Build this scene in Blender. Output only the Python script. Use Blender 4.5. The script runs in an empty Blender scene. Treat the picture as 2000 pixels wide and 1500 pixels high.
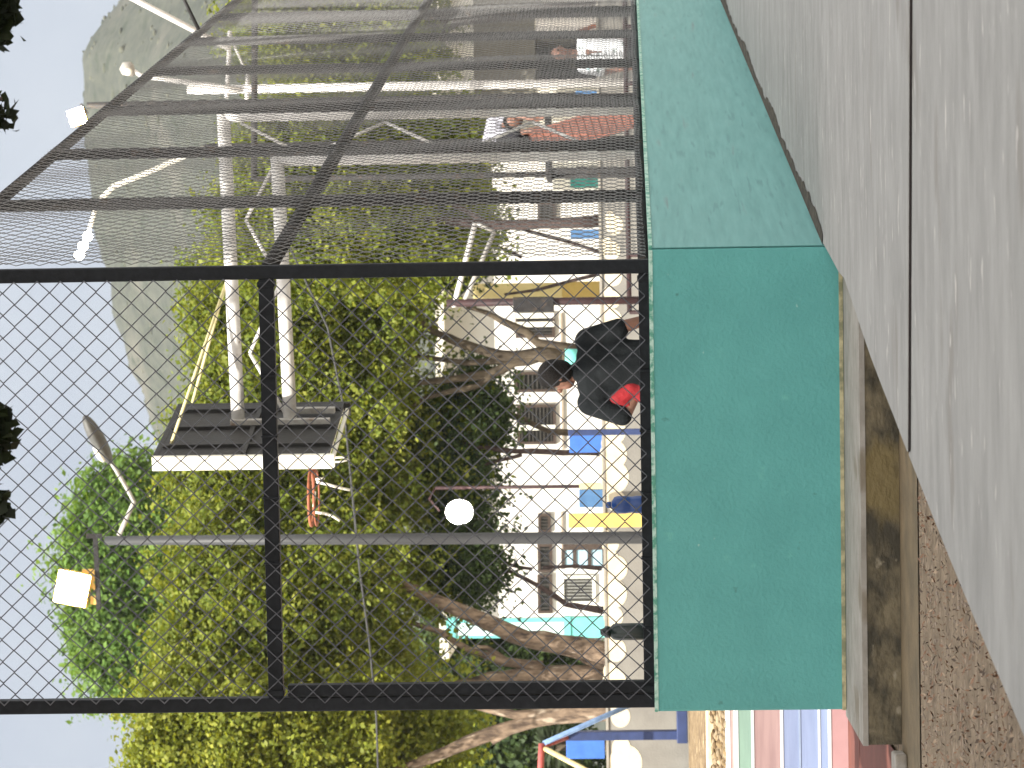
import bpy, math, random
import numpy as np
from mathutils import Vector as V, Matrix
random.seed(7)
SC = bpy.context.scene
COL = SC.collection
# ------------------------------------------------------------------ camera
E = 1.02                       # eye height above the near ground
F0 = 6500.0                    # focal length in photo pixels
_p = math.atan(233 / F0)
_r = -0.0145
Fw = V((0, math.cos(_p), math.sin(_p)))
_R0 = V((1, 0, 0)); _U0 = V((0, -math.sin(_p), math.cos(_p)))
Rt = (_R0 * math.cos(_r) + _U0 * math.sin(_r)).normalized()
Up = (-_R0 * math.sin(_r) + _U0 * math.cos(_r)).normalized()
EYE = V((0, 0, E))

def ray(ix, iy):
    u, v = 1500 - iy, ix
    return Fw + Rt * ((u - 750) / F0) + Up * ((1000 - v) / F0)

def at(ix, iy, Y):
    """measured point of the photograph at distance Y -> metres"""
    d = ray(ix, iy)
    return EYE + d * (Y / d.y)

def vz(ix, iy, Y):
    return at(ix, iy, Y).z

cam = bpy.data.cameras.new('camera')
co = bpy.data.objects.new('camera', cam); COL.objects.link(co)
cam.sensor_fit = 'HORIZONTAL'; cam.sensor_width = 36; cam.lens = F0 / 2000 * 36
cam.clip_start = 0.1; cam.clip_end = 5000
M = Matrix.Identity(4)
for i, a in enumerate((-Up, Rt, -Fw)):
    M[0][i], M[1][i], M[2][i] = a.x, a.y, a.z
M.translation = EYE
co.matrix_world = M
cam.dof.use_dof = True; cam.dof.focus_distance = 13.8; cam.dof.aperture_fstop = 12
SC.camera = co

# ------------------------------------------------------------------ materials
MATS = {}
def srgb(r, g, b):
    f = lambda c: (c / 255 / 12.92) if c / 255 <= .04045 else ((c / 255 + .055) / 1.055) ** 2.4
    return (f(r), f(g), f(b))

def pmat(name, c1, c2=None, scale=4, rough=.8, bump=0, bscale=None, stretch=(1, 1, 1), metal=0, detail=6,
         ramp=(.35, .65), spots=None, spec=.3, c3=None):
    """two-tone noise surface; spots = (colour, scale, threshold) adds sparse stains"""
    if name in MATS: return MATS[name]
    m = bpy.data.materials.new(name); m.use_nodes = True
    nt = m.node_tree; N = nt.nodes; L = nt.links
    b = N['Principled BSDF']
    b.inputs['Roughness'].default_value = rough
    b.inputs['Metallic'].default_value = metal
    b.inputs['Specular IOR Level'].default_value = spec
    c2 = c2 or tuple(x * .8 for x in c1)
    tc = N.new('ShaderNodeTexCoord'); mp = N.new('ShaderNodeMapping')
    mp.inputs['Scale'].default_value = stretch
    L.new(tc.outputs['Object'], mp.inputs['Vector'])
    no = N.new('ShaderNodeTexNoise'); no.inputs['Scale'].default_value = scale; no.inputs['Detail'].default_value = detail
    no.inputs['Roughness'].default_value = .62
    L.new(mp.outputs['Vector'], no.inputs['Vector'])
    cr = N.new('ShaderNodeValToRGB')
    cr.color_ramp.elements[0].position = ramp[0]; cr.color_ramp.elements[0].color = (*c2, 1)
    cr.color_ramp.elements[1].position = ramp[1]; cr.color_ramp.elements[1].color = (*c1, 1)
    if c3:
        e = cr.color_ramp.elements.new((ramp[0] + ramp[1]) / 2); e.color = (*c3, 1)
    L.new(no.outputs['Fac'], cr.inputs['Fac'])
    out = cr.outputs['Color']
    for sp in (spots or []):
        n2 = N.new('ShaderNodeTexNoise'); n2.inputs['Scale'].default_value = sp[1]; n2.inputs['Detail'].default_value = 5
        L.new(mp.outputs['Vector'], n2.inputs['Vector'])
        r2 = N.new('ShaderNodeValToRGB')
        r2.color_ramp.elements[0].position = sp[2]; r2.color_ramp.elements[0].color = (0, 0, 0, 1)
        r2.color_ramp.elements[1].position = sp[2] + .08; r2.color_ramp.elements[1].color = (1, 1, 1, 1)
        L.new(n2.outputs['Fac'], r2.inputs['Fac'])
        mx = N.new('ShaderNodeMix'); mx.data_type = 'RGBA'
        mx.inputs[7].default_value = (*sp[0], 1)
        L.new(r2.outputs['Color'], mx.inputs[0]); L.new(out, mx.inputs[6]); out = mx.outputs[2]
    L.new(out, b.inputs['Base Color'])
    if bump:
        bn = N.new('ShaderNodeTexNoise'); bn.inputs['Scale'].default_value = bscale or scale * 6; bn.inputs['Detail'].default_value = 6
        L.new(mp.outputs['Vector'], bn.inputs['Vector'])
        bp = N.new('ShaderNodeBump'); bp.inputs['Strength'].default_value = bump; bp.inputs['Distance'].default_value = .02
        L.new(bn.outputs['Fac'], bp.inputs['Height']); L.new(bp.outputs['Normal'], b.inputs['Normal'])
    MATS[name] = m
    return m

def emat(name, col, strength):
    m = bpy.data.materials.new(name); m.use_nodes = True
    b = m.node_tree.nodes['Principled BSDF']
    b.inputs['Base Color'].default_value = (.8, .8, .8, 1)
    b.inputs['Emission Color'].default_value = (*col, 1); b.inputs['Emission Strength'].default_value = strength
    MATS[name] = m
    return m

def leafmat(name, trans=.45):
    m = bpy.data.materials.new(name); m.use_nodes = True
    nt = m.node_tree; N = nt.nodes; L = nt.links
    N.remove(N['Principled BSDF'])
    a = N.new('ShaderNodeAttribute'); a.attribute_name = 'Col'
    d = N.new('ShaderNodeBsdfPrincipled'); d.inputs['Roughness'].default_value = .55; d.inputs['Specular IOR Level'].default_value = .25
    t = N.new('ShaderNodeBsdfTranslucent')
    g = N.new('ShaderNodeMix'); g.data_type = 'RGBA'; g.blend_type = 'MULTIPLY'; g.inputs[0].default_value = 1
    g.inputs[7].default_value = (1.25, 1.15, .45, 1)
    mx = N.new('ShaderNodeMixShader'); mx.inputs[0].default_value = trans
    L.new(a.outputs['Color'], d.inputs['Base Color']); L.new(a.outputs['Color'], g.inputs[6]); L.new(g.outputs[2], t.inputs['Color'])
    L.new(d.outputs[0], mx.inputs[1]); L.new(t.outputs[0], mx.inputs[2]); L.new(mx.outputs[0], N['Material Output'].inputs['Surface'])
    return m

LEAF = leafmat('leaf_surface')

# ------------------------------------------------------------------ mesh builder
class MB:
    def __init__(s): s.v = []; s.f = []; s.m = []; s.sm = []
    def add(s, vs, fs, m=0, smooth=False):
        o = len(s.v); s.v += [V(x) for x in vs]
        for f in fs: s.f.append([i + o for i in f]); s.m.append(m); s.sm.append(smooth)
        return s
    def poly(s, pts, m=0): return s.add(pts, [list(range(len(pts)))], m)
    def box(s, p0, p1, m=0):
        x0, y0, z0 = [min(a, b) for a, b in zip(p0, p1)]; x1, y1, z1 = [max(a, b) for a, b in zip(p0, p1)]
        return s.prism([(x0, y0, z0), (x1, y0, z0), (x1, y1, z0), (x0, y1, z0)], (0, 0, z1 - z0), m)
    def prism(s, pts, off, m=0):
        pts = [V(p) for p in pts]; off = V(off); n = len(pts)
        nn = V((0, 0, 0))
        for i in range(n): nn += (pts[i] - pts[0]).cross(pts[(i + 1) % n] - pts[0])
        if nn.dot(off) < 0: pts = pts[::-1]
        vs = pts + [p + off for p in pts]
        fs = [list(range(n))[::-1], list(range(n, 2 * n))]
        fs += [[i, (i + 1) % n, n + (i + 1) % n, n + i] for i in range(n)]
        return s.add(vs, fs, m)
    def obox(s, c, ax, ay, az, m=0):
        """box round c with half-axis vectors"""
        c, ax, ay, az = V(c), V(ax), V(ay), V(az)
        return s.prism([c - ax - ay - az, c + ax - ay - az, c + ax + ay - az, c - ax + ay - az], az * 2, m)
    def bar(s, a, b, w, h=None, up=(0, 0, 1), m=0):
        a, b = V(a), V(b); d = (b - a); h = h or w
        sd = d.cross(V(up))
        if sd.length < 1e-6: sd = d.cross(V((1, 0, 0)))
        sd.normalize(); uu = sd.cross(d).normalized()
        return s.obox((a + b) / 2, d / 2, sd * w / 2, uu * h / 2, m)
    def tube(s, pts, r, n=8, m=0, cap=True, smooth=True):
        pts = [V(p) for p in pts]
        rs = r if isinstance(r, (list, tuple)) else [r] * len(pts)
        vs = []; fs = []; prev = None
        for i, p in enumerate(pts):
            d = (pts[min(i + 1, len(pts) - 1)] - pts[max(i - 1, 0)])
            d = d.normalized() if d.length > 1e-9 else V((0, 0, 1))
            if prev is None:
                a = d.cross(V((0, 1, 0)) if abs(d.y) < .9 else V((1, 0, 0))).normalized()
            else:
                a = (prev - d * prev.dot(d)).normalized()
            prev = a; b = d.cross(a)
            for k in range(n):
                t = 2 * math.pi * k / n
                vs.append(p + (a * math.cos(t) + b * math.sin(t)) * rs[i])
        for i in range(len(pts) - 1):
            for k in range(n):
                fs.append([i * n + k, i * n + (k + 1) % n, (i + 1) * n + (k + 1) % n, (i + 1) * n + k])
        s.add(vs, fs, m, smooth)
        if cap:
            o = len(s.v) - len(vs)
            s.f.append([o + k for k in range(n)][::-1]); s.m.append(m); s.sm.append(False)
            e = o + (len(pts) - 1) * n
            s.f.append([e + k for k in range(n)]); s.m.append(m); s.sm.append(False)
        return s
    def ell(s, c, r, m=0, nu=14, nv=9, rot=None):
        c = V(c); r = r if isinstance(r, (list, tuple)) else (r, r, r)
        vs = []; fs = []
        for j in range(nv + 1):
            th = math.pi * j / nv
            for i in range(nu):
                ph = 2 * math.pi * i / nu
                p = V((r[0] * math.sin(th) * math.cos(ph), r[1] * math.sin(th) * math.sin(ph), r[2] * math.cos(th)))
                if rot: p = rot @ p
                vs.append(c + p)
        for j in range(nv):
            for i in range(nu):
                fs.append([j * nu + i, (j + 1) * nu + i, (j + 1) * nu + (i + 1) % nu, j * nu + (i + 1) % nu])
        return s.add(vs, fs, m, True)
    def lathe(s, prof, c, n=20, m=0):
        c = V(c); vs = []; fs = []
        for r, z in prof:
            for k in range(n):
                t = 2 * math.pi * k / n; vs.append(c + V((r * math.cos(t), r * math.sin(t), z)))
        for i in range(len(prof) - 1):
            for k in range(n):
                fs.append([i * n + k, i * n + (k + 1) % n, (i + 1) * n + (k + 1) % n, (i + 1) * n + k])
        return s.add(vs, fs, m, True)
    def torus(s, c, R, r, n=32, k=8, m=0):
        c = V(c)
        pts = [c + V((R * math.cos(2 * math.pi * i / n), R * math.sin(2 * math.pi * i / n), 0)) for i in range(n)]
        vs = []; fs = []
        for i in range(n):
            rad = (pts[i] - c).normalized()
            for j in range(k):
                t = 2 * math.pi * j / k
                vs.append(pts[i] + rad * (r * math.cos(t)) + V((0, 0, r * math.sin(t))))
        for i in range(n):
            for j in range(k):
                fs.append([i * k + j, ((i + 1) % n) * k + j, ((i + 1) % n) * k + (j + 1) % k, i * k + (j + 1) % k])
        return s.add(vs, fs, m, True)
    def build(s, name, mats, parent=None, org=None, bevel=0):
        if not isinstance(mats, (list, tuple)): mats = [mats]
        if parent is not None: org = ORG[parent]
        elif org is None: org = V((0, 0, 0))
        org = V(org)
        me = bpy.data.meshes.new(name)
        me.from_pydata([tuple(p - org) for p in s.v], [], s.f)
        for mt in mats: me.materials.append(mt)
        me.polygons.foreach_set('material_index', s.m)
        me.polygons.foreach_set('use_smooth', s.sm)
        me.update()
        o = bpy.data.objects.new(name, me); COL.objects.link(o)
        ORG[o] = org
        if parent is not None: o.parent = parent
        else: o.location = org
        if bevel:
            b = o.modifiers.new('bevel', 'BEVEL'); b.width = bevel; b.segments = 2; b.limit_method = 'ANGLE'
        return o
ORG = {}

def tag(o, label=None, cat=None, group=None, kind=None):
    if label: o['label'] = label
    if cat: o['category'] = cat
    if group: o['group'] = group
    if kind: o['kind'] = kind
    return o

def thing(name, loc, label, cat, group=None):
    o = bpy.data.objects.new(name, None); COL.objects.link(o); o.empty_display_size = .1
    o.location = V(loc); ORG[o] = V(loc)
    return tag(o, label, cat, group)

# ------------------------------------------------------------------ palette
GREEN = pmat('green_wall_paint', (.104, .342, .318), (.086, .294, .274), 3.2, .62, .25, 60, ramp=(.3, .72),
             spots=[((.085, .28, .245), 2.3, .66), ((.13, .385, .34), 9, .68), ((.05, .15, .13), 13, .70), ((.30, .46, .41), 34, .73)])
GREENSIDE = pmat('green_wall_paint_sky_tint', (.150, .362, .342), (.102, .275, .260), 1.4, .5, .3, 30, stretch=(1.3, 1.3, 26), ramp=(.30, .70),  # same wall green, made lighter and bluer to paint in the reflected sky
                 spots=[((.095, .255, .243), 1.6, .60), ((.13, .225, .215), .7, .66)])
MINT = pmat('worn_mint_edge', (.42, .58, .50), (.10, .30, .22), 26, .8, .4, 80, ramp=(.42, .56))
CONC = pmat('grey_concrete', (.345, .337, .318), (.245, .239, .225), 5, .88, .35, 45, detail=12, stretch=(.55, 1.25, 1), ramp=(.30, .70),
            spots=[((.24, .225, .205), 2.2, .64), ((.48, .455, .42), 13, .64), ((.13, .115, .10), 30, .77)])
CONC2 = pmat('ledge_concrete', (.34, .315, .28), (.24, .22, .19), 7, .9, .3, 50, spots=[((.20, .17, .13), 3, .6)])
MOSS = pmat('mossy_plaster', (.165, .135, .085), (.055, .048, .034), 9, .95, .8, 30, detail=12, ramp=(.40, .62),
            spots=[((.25, .215, .155), 17, .63), ((.17, .13, .06), 2.2, .6)], stretch=(.7, 1, 1.2))
MUD = pmat('muddy_gutter', (.185, .135, .075), (.11, .085, .05), 5, .85, .4, 30)
DIRT = pmat('dry_dirt', (.275, .208, .138), (.165, .122, .08), 7, .95, .8, 40, detail=10,
            spots=[((.34, .26, .19), 22, .58), ((.07, .05, .037), 26, .61)])
STAIN = pmat('dirt_seam', (.12, .095, .07), (.035, .028, .022), 22, .95, .5, 60, ramp=(.35, .7))
BLACK = pmat('black_steel_paint', (.016, .018, .021), (.010, .011, .013), 30, .5, .1, 90, spec=.12)
WIRE = pmat('chain_link_wire', (.10, .102, .115), (.06, .062, .07), 40, .5, spec=.4)
OLDSTEEL = pmat('weathered_dark_steel', (.035, .034, .034), (.02, .018, .017), 20, .6, .15, 60, spec=.15, spots=[((.06, .045, .035), 14, .6)])
WHITEP = pmat('white_pipe_paint', (.72, .70, .67), (.55, .53, .50), 14, .5, spots=[((.24, .17, .11), 19, .68)])
GREYP = pmat('grey_pipe_paint', (.40, .39, .36), (.26, .24, .21), 12, .6, spots=[((.18, .12, .08), 9, .62)])
YELP = pmat('pale_yellow_rod_paint', (.68, .62, .33), (.55, .48, .24), 20, .6)
WALLW = pmat('white_building_plaster', (.80, .775, .72), (.72, .69, .63), 1.2, .9)
WALLS = pmat('cream_building_plaster', (.72, .68, .58), (.60, .56, .46), 1.6, .9)
OLIVE = pmat('olive_grey_render', (.20, .185, .145), (.15, .14, .11), 2.5, .9)
GLASS = pmat('dark_window_glass', (.028, .027, .024), (.018, .018, .016), 3, .25, spec=.5)
FRAMED = pmat('brown_window_frame', (.07, .05, .038), (.05, .035, .028), 12, .7)
GREYBAR = pmat('grey_window_bars', (.055, .05, .043), (.035, .032, .028), 9, .6)
MURAL = pmat('grey_mural_paint', (.225, .215, .19), (.185, .175, .155), 3, .9, .2, 40)
CLOUD = pmat('cream_cloud_paint', (.62, .56, .42), (.55, .48, .35), 5, .9)
NAVY = pmat('navy_paint', (.032, .05, .135), (.022, .035, .09), 6, .6)
BLUE = pmat('bright_blue_paint', (.055, .16, .50), (.04, .12, .40), 5, .6)
STEEL = pmat('steel_blue_paint', (.075, .17, .32), (.05, .12, .24), 6, .6)
YELLOW = pmat('yellow_paint', (.60, .43, .13), (.52, .36, .10), 4, .7)
PALEY = pmat('pale_yellow_paint', (.74, .62, .30), (.64, .53, .24), 4, .8)
TURQ = pmat('turquoise_column_paint', (.20, .62, .56), (.15, .52, .47), 3, .7)
PALET = pmat('pale_turquoise_paint', (.62, .80, .76), (.52, .74, .70), 3, .8)
MAROON = pmat('maroon_pipe_paint', (.036, .015, .015), (.022, .010, .011), 14, .6)
RED = pmat('faded_red_pipe', (.42, .10, .09), (.30, .07, .06), 14, .6)
LBLUE = pmat('light_blue_pipe', (.22, .34, .55), (.15, .24, .42), 14, .6)
ORANGE = pmat('rusty_orange_paint', (.34, .115, .055), (.22, .075, .042), 16, .6)
TERRA = pmat('terracotta_sheet', (.155, .062, .042), (.11, .042, .03), 7, .8)
COURT = pmat('red_court_paint', (.165, .058, .042), (.12, .042, .03), 4, .85, .2, 50)
SOIL = pmat('sandy_soil', (.23, .165, .085), (.11, .07, .036), 11, .95, .9, 25, detail=10, stretch=(1, .25, 1), ramp=(.42, .58), spots=[((.46, .36, .22), 9, .60), ((.09, .06, .035), 11, .64)])
KERBP = pmat('cream_kerb_paint', (.72, .63, .42), (.58, .47, .28), 6, .9)
BARK = pmat('tree_bark', (.25, .18, .122), (.062, .043, .031), 13, .95, 1.0, 26, stretch=(1, 1, .35), detail=9,
            spots=[((.34, .275, .205), 9, .60), ((.04, .029, .024), 12, .62)])
DARKBARK = pmat('dark_bark', (.085, .06, .052), (.045, .03, .028), 12, .95, .8, 30)
GREYBARK = pmat('olive_grey_bark', (.105, .082, .054), (.038, .029, .021), 10, .95, .8, 30, stretch=(1, 1, .35))
SKIN = pmat('brown_skin', (.19, .095, .065), (.16, .078, .053), 12, .55)
HAIR = pmat('black_hair', (.006, .005, .0045), (.011, .009, .008), 40, .7, .8, 160, spec=.12)
TEEB = pmat('black_jersey', (.0075, .009, .010), (.012, .0135, .0145), 7, .9, .3, 40, spec=.06)
TROUB = pmat('dark_trousers', (.014, .014, .017), (.022, .022, .025), 8, .9, .3, 40, spec=.08)
REDC = pmat('red_cloth', (.24, .010, .014), (.15, .007, .010), 9, .8, .4, 30)
TEEW = pmat('white_printed_shirt', (.74, .76, .78), (.66, .69, .72), 6, .85, spots=[((.14, .19, .17), 11, .60), ((.20, .38, .42), 8, .64)])
TEEG = pmat('pale_grey_shirt', (.36, .36, .40), (.25, .25, .29), 10, .85, .4, 30)
GREENW = pmat('teal_poster_paint', (.06, .33, .27), (.04, .22, .19), 6, .7)
SHUT = pmat('grey_shutter_slats', (.42, .42, .39), (.34, .34, .31), 5, .6)
BOTB = pmat('blue_bottle_plastic', (.016, .07, .27), (.011, .05, .20), 10, .3, spec=.5)
BOTG = pmat('black_green_bottle', (.008, .016, .014), (.014, .024, .02), 10, .3, spec=.5)
BOARDK = pmat('dark_board_back', (.032, .031, .029), (.020, .019, .018), 6, .65, .2, 40)
CREAM = pmat('cream_white_paint', (.82, .80, .70), (.74, .71, .60), 8, .6)
LAMPON = emat('lit_lamp_glass', (1, .93, .80), 40)
LAMPHOT = emat('floodlight_glass', (1, .96, .86), 60)
YHOUS = pmat('yellow_lamp_housing', (.80, .55, .16), (.70, .42, .10), 8, .5)

# ------------------------------------------------------------------ ground sheets
def sheet(name, pts, z, m, kind='structure'):
    mb = MB(); mb.poly([(x, y, z) for x, y in pts])
    return tag(mb.build(name, m), kind=kind)
sheet('ground', [(-900, -60), (900, -60), (900, 1500), (-900, 1500)], -.006, DIRT)

VPd = ray(1213, 1500 - 2130); VPd.z = 0; VPd.normalize()      # run of the side wall
CN = at(1268, 484, 13.65); LF = at(1283, 1390, 13.83)
CN.z = LF.z = 0
ZT = E - .082                                                  # top of the green wall
FD = (CN - LF).normalized()                                    # run of the front wall
FIN = V((-FD.y, FD.x, 0));  FIN = FIN if FIN.y > 0 else -FIN   # inward (away from the camera)
SIN = V((-VPd.y, VPd.x, 0)); SIN = SIN if SIN.x < 0 else -SIN  # inward (to the left)
FAR = CN + VPd * 17.5
TH = .26
# inner corner of the two runs
def isect(p, d, q, e):
    den = d.x * e.y - d.y * e.x
    t = ((q.x - p.x) * e.y - (q.y - p.y) * e.x) / den
    return p + d * t
ICN = isect(LF + FIN * TH, FD, CN + SIN * TH, VPd)

def fin(z): return lambda p: V((p.x, p.y, z))
# front wall
mb = MB(); mb.prism([fin(.0)(p) for p in (LF, CN - FD * .004, ICN - FD * .004, LF + FIN * TH)], (0, 0, ZT))
w = mb.build('low_wall', GREEN, org=LF, bevel=.009)
tag(w, 'short sea green painted end wall under the wire fence, facing the viewer', 'wall')
mb = MB()
a = LF - FIN * .004; b = CN - FIN * .004 - FD * .01
mb.prism([fin(ZT - .012)(a), fin(ZT - .012)(b), fin(ZT + .004)(b), fin(ZT + .004)(a)], FIN * .03)
mb.build('worn_edge', MINT, w)
mb = MB(); mb.prism([fin(.150)(LF - FIN * .012), fin(.150)(CN - FIN * .012), fin(.150)(CN), fin(.150)(LF)], (0, 0, .016))
mb.build('mortar_fillet', pmat('ochre_mortar', (.46, .40, .24), (.20, .20, .12), 18, .95, ramp=(.4, .6)), w)
# side wall
mb = MB(); mb.prism([fin(.0)(p) for p in (CN + VPd * .004, FAR, FAR + SIN * TH, ICN + VPd * .004)], (0, 0, ZT))
w2 = mb.build('low_wall', GREENSIDE, org=CN, bevel=.009)
tag(w2, 'long side wall under the wire fence, green paint tinted with reflected sky, running away to the right', 'wall')
mb = MB(); a = CN - SIN * .004 + VPd * .01; b = FAR - SIN * .004
mb.prism([fin(ZT - .012)(a), fin(ZT - .012)(b), fin(ZT + .004)(b), fin(ZT + .004)(a)], SIN * .03)
mb.build('worn_edge', MINT, w2)

# concrete ledge in front of the wall, its mossy face and the gutter
ZL = .148
xl = at(1680, 1455, 12.85).x
mb = MB(); LB = LF + FIN * .05
mb.prism([(xl, 12.85, 0), (1.1, 12.72, 0), (1.1, 13.7, 0), (CN.x, CN.y + .05, 0), (LB.x, LB.y, 0), (LB.x - .03, LB.y, 0)], (0, 0, ZL - .02), 1)
mb.prism([(xl - .004, 12.846, ZL - .02), (1.1, 12.716, ZL - .02), (1.1, 13.7, ZL - .02), (CN.x, CN.y + .05, ZL - .02), (LB.x, LB.y, ZL - .02), (LB.x - .034, LB.y, ZL - .02)], (0, 0, .02), 0)
tag(mb.build('concrete_ledge', [CONC2, MOSS], org=(xl, 12.85, 0)), 'low concrete ledge with mossy brown face at the foot of the green wall', 'ledge')
sheet('gutter', [(-6, 12.2), (1.2, 11.95), (1.2, 12.75), (xl, 12.85), (-6, 13.3)], -.001, MUD)
sheet('path', [(-6, 13.2), (xl - .06, 12.6), (xl - .06, 13.86), (-1.3, 14.1), (-1.3, 15.99), (-6, 15.99)], .004, COURT)
mb = MB(); c = at(1748, 1490, 12.6)
mb.prism([(c.x - .5, 12.62, 0), (c.x + .03, 12.60, 0), (c.x + .025, 12.8, 0), (c.x - .5, 12.82, 0)], (0, 0, .045))
tag(mb.build('kerb_stone', CONC2, org=(c.x, 12.7, 0), bevel=.008), 'short pale kerb stone on the ground just left of the mossy ledge', 'kerb')
# court floor behind the walls
sheet('court_floor', [(p.x, p.y) for p in (LF + FIN * .3, ICN, FAR + SIN * .3)] + [(9, 39.9), (-1.1, 39.9), (-1.1, 14.2)], .002,
      pmat('grey_court_slab', (.30, .28, .25), (.22, .205, .185), 2, .9))

# foreground slabs : slope 1 % up and away
def slabz(y, dz=0): return E - .858 + .0105 * (y - 7.38) - dz
def on_slab(ix, iy, dz=0):
    d = ray(ix, iy); t = (-.858 - .0105 * 7.38 - dz) / (d.z - .0105 * d.y)
    return EYE + d * t
edge_far = [on_slab(*p) for p in ((1771, 884), (1745, 815), (1722, 757), (1700, 699), (1680, 640), (1662, 585), (1653, 560), (1649, 546), (1637, 532), (1620, 500))]
edge_near = [on_slab(ix, iy, .006) for ix, iy in ((1774.6, 892), (1807, 975), (1850, 1083), (1900, 1205), (1950, 1323), (1996, 1433), (2060, 1590), (2180, 1880))]
g1 = on_slab(1774, 0)
gd = (V((g1.x, g1.y, 0)) - V((edge_far[0].x, edge_far[0].y, 0))).normalized()
def slab(name, outline, dz, m, label):
    mb = MB(); n = len(outline)
    top = [V((p.x, p.y, slabz(p.y, dz))) for p in outline]
    bot = [V((p.x, p.y, -.02)) for p in outline]
    mb.add(top + bot, [list(range(n)), list(range(n, 2 * n))[::-1]] + [[i, i + n, (i + 1) % n + n, (i + 1) % n] for i in range(n)], 0)
    o = mb.build(name, m, org=(outline[0].x, outline[0].y, 0))
    bm_fix(o)
    bv = o.modifiers.new('bevel', 'BEVEL'); bv.width = .006; bv.segments = 2; bv.limit_method = 'ANGLE'
    return tag(o, label, 'concrete slab')
def bm_fix(o):
    import bmesh
    bm = bmesh.new(); bm.from_mesh(o.data); bmesh.ops.recalc_face_normals(bm, faces=bm.faces); bm.to_mesh(o.data); bm.free()
ge = edge_far[0] + gd * 8
far_out = edge_far + [CN - SIN * .002 - VPd * .002, CN - SIN * .002 + VPd * 17, V((9, 31, 0)), V((9.2, ge.y, 0)), ge]
slab('concrete_slab', far_out, 0, CONC, 'grey concrete seating slab butted against the green wall, beyond the dark joint')
gn = edge_near[0] + gd * 8
near_out = edge_near + [V((.9, 3.2, 0)), V((8.5, 3.0, 0)), gn]
slab('concrete_slab', near_out, .006, CONC, 'nearest grey concrete seating slab, on this side of the dark joint')
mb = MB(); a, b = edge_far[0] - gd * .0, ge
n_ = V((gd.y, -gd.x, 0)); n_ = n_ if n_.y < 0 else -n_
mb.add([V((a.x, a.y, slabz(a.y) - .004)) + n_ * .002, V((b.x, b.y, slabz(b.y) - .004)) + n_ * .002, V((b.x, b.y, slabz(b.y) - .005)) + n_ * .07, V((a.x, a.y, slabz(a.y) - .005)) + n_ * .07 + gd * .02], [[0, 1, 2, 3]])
tag(mb.build('joint_shade', pmat('black_joint_shade', (.022, .015, .012), (.012, .008, .007), 30, .95, spec=.05)), kind='stuff', label='dark strip painted as the shade in the joint between the slabs')  # dark strip stands in for the shade inside the gap
# grime that gathered where slab meets wall
mb = MB(); rr = random.Random(3)
pts = []
L = 0
while L < 16:
    pts.append(L); L += .12
up_, lo_ = [], []
for L in pts:
    q = CN + VPd * L - SIN * .004
    wd = .035 + .03 * rr.random() + .03 * max(0, math.sin(L * 2.1))
    q2 = q - SIN * wd
    up_.append(V((q.x, q.y, slabz(q.y) + .004))); lo_.append(V((q2.x, q2.y, slabz(q2.y) + .003)))
mb.add(up_ + lo_, [[i, i + 1, len(pts) + i + 1, len(pts) + i] for i in range(len(pts) - 1)])
tag(mb.build('dirt', STAIN), kind='stuff', label='strip of dark dirt where the slab meets the side wall')

# leaf litter and grit on the bare ground
mb = MB(); rr = random.Random(11)
litm = [pmat('litter_pale', (.40, .30, .21), (.30, .215, .145), 30, .9), pmat('litter_brown', (.26, .15, .095), (.17, .095, .06), 30, .9),
        pmat('litter_dark', (.10, .07, .05), (.06, .045, .035), 30, .9), pmat('grit_grey', (.33, .27, .22), (.25, .2, .16), 30, .9)]
for i in range(7500):
    y = 7.0 + 4.88 * rr.random(); x = -y * .16 + rr.random() * y * .2
    k = rr.choice((0, 1, 1, 1, 2, 2, 3)); c = V((x, y, .001)); a = rr.random() * 6.28
    sz = (.004 + .013 * rr.random() ** 2) * (.6 if k == 3 else 1)
    if k == 3:
        mb.ell(c + V((0, 0, sz * .3)), (sz * .7, sz * .6, sz * .5), 3, 6, 4)
    else:
        d = V((math.cos(a), math.sin(a), 0)); e = V((-d.y, d.x, 0)) * .45; h = V((0, 0, .004 + .012 * rr.random()))
        mb.add([c - d * sz, c + e * sz + h * .4, c + d * sz + h, c - e * sz + h * .6], [[0, 1, 2, 3]], k)
tag(mb.build('leaf_litter', litm), kind='stuff', label='dry leaf litter and grit on the bare ground')

# ------------------------------------------------------------------ chain link fences
def chain_link(mb, P, d, n, length, z0, z1, p=.0935, q=.097, r=.0031, bulge=None, seed=0):
    """woven zigzag wires over the plane P + s*d, n = outward normal"""
    cols = int(length / (p / 2)); rows = int((z1 - z0) / (q / 2))
    up = V((0, 0, 1)); rr = random.Random(seed)
    for i in range(cols):
        pts = []
        for k in range(rows + 1):
            s = (i + ((k + i) % 2)) * p / 2; z = z0 + k * q / 2
            off = .0035 * (1 if (k + i) % 2 else -1)
            if bulge: off += bulge(s, z)
            off += .006 * math.sin(s * 5.1 + z * 2.3 + seed)
            jx, jz = .004 * math.sin(s * 3.7 + z * 1.9 + 1.3) + rr.uniform(-.0016, .0016), .005 * math.sin(s * 2.9 - z * 2.1) + rr.uniform(-.0016, .0016)
            pts.append(P + d * (s + jx) + n * off + up * (z + jz))
        # square section tube, cheap
        vs = []; fs = []
        for j, c in enumerate(pts):
            t = (pts[min(j + 1, rows)] - pts[max(j - 1, 0)]).normalized()
            vs += [c + d * r, c + n * r, c - d * r, c - n * r]
        for j in range(rows):
            for m in range(4):
                fs.append([j * 4 + m, j * 4 + (m + 1) % 4, j * 4 + 4 + (m + 1) % 4, j * 4 + 4 + m])
        mb.add(vs, fs, 0, True)
ZTOP = E + 3.0; ZMID = E + 1.506; ZBOT = ZT + .024
fl = isect(at(1262, 1366, 13.93), V((0, 1, 0)), LF + FIN * .09, FD); fl.z = 0
fc = isect(LF + FIN * .09, FD, CN + SIN * .09, VPd); fc.z = 0
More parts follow.
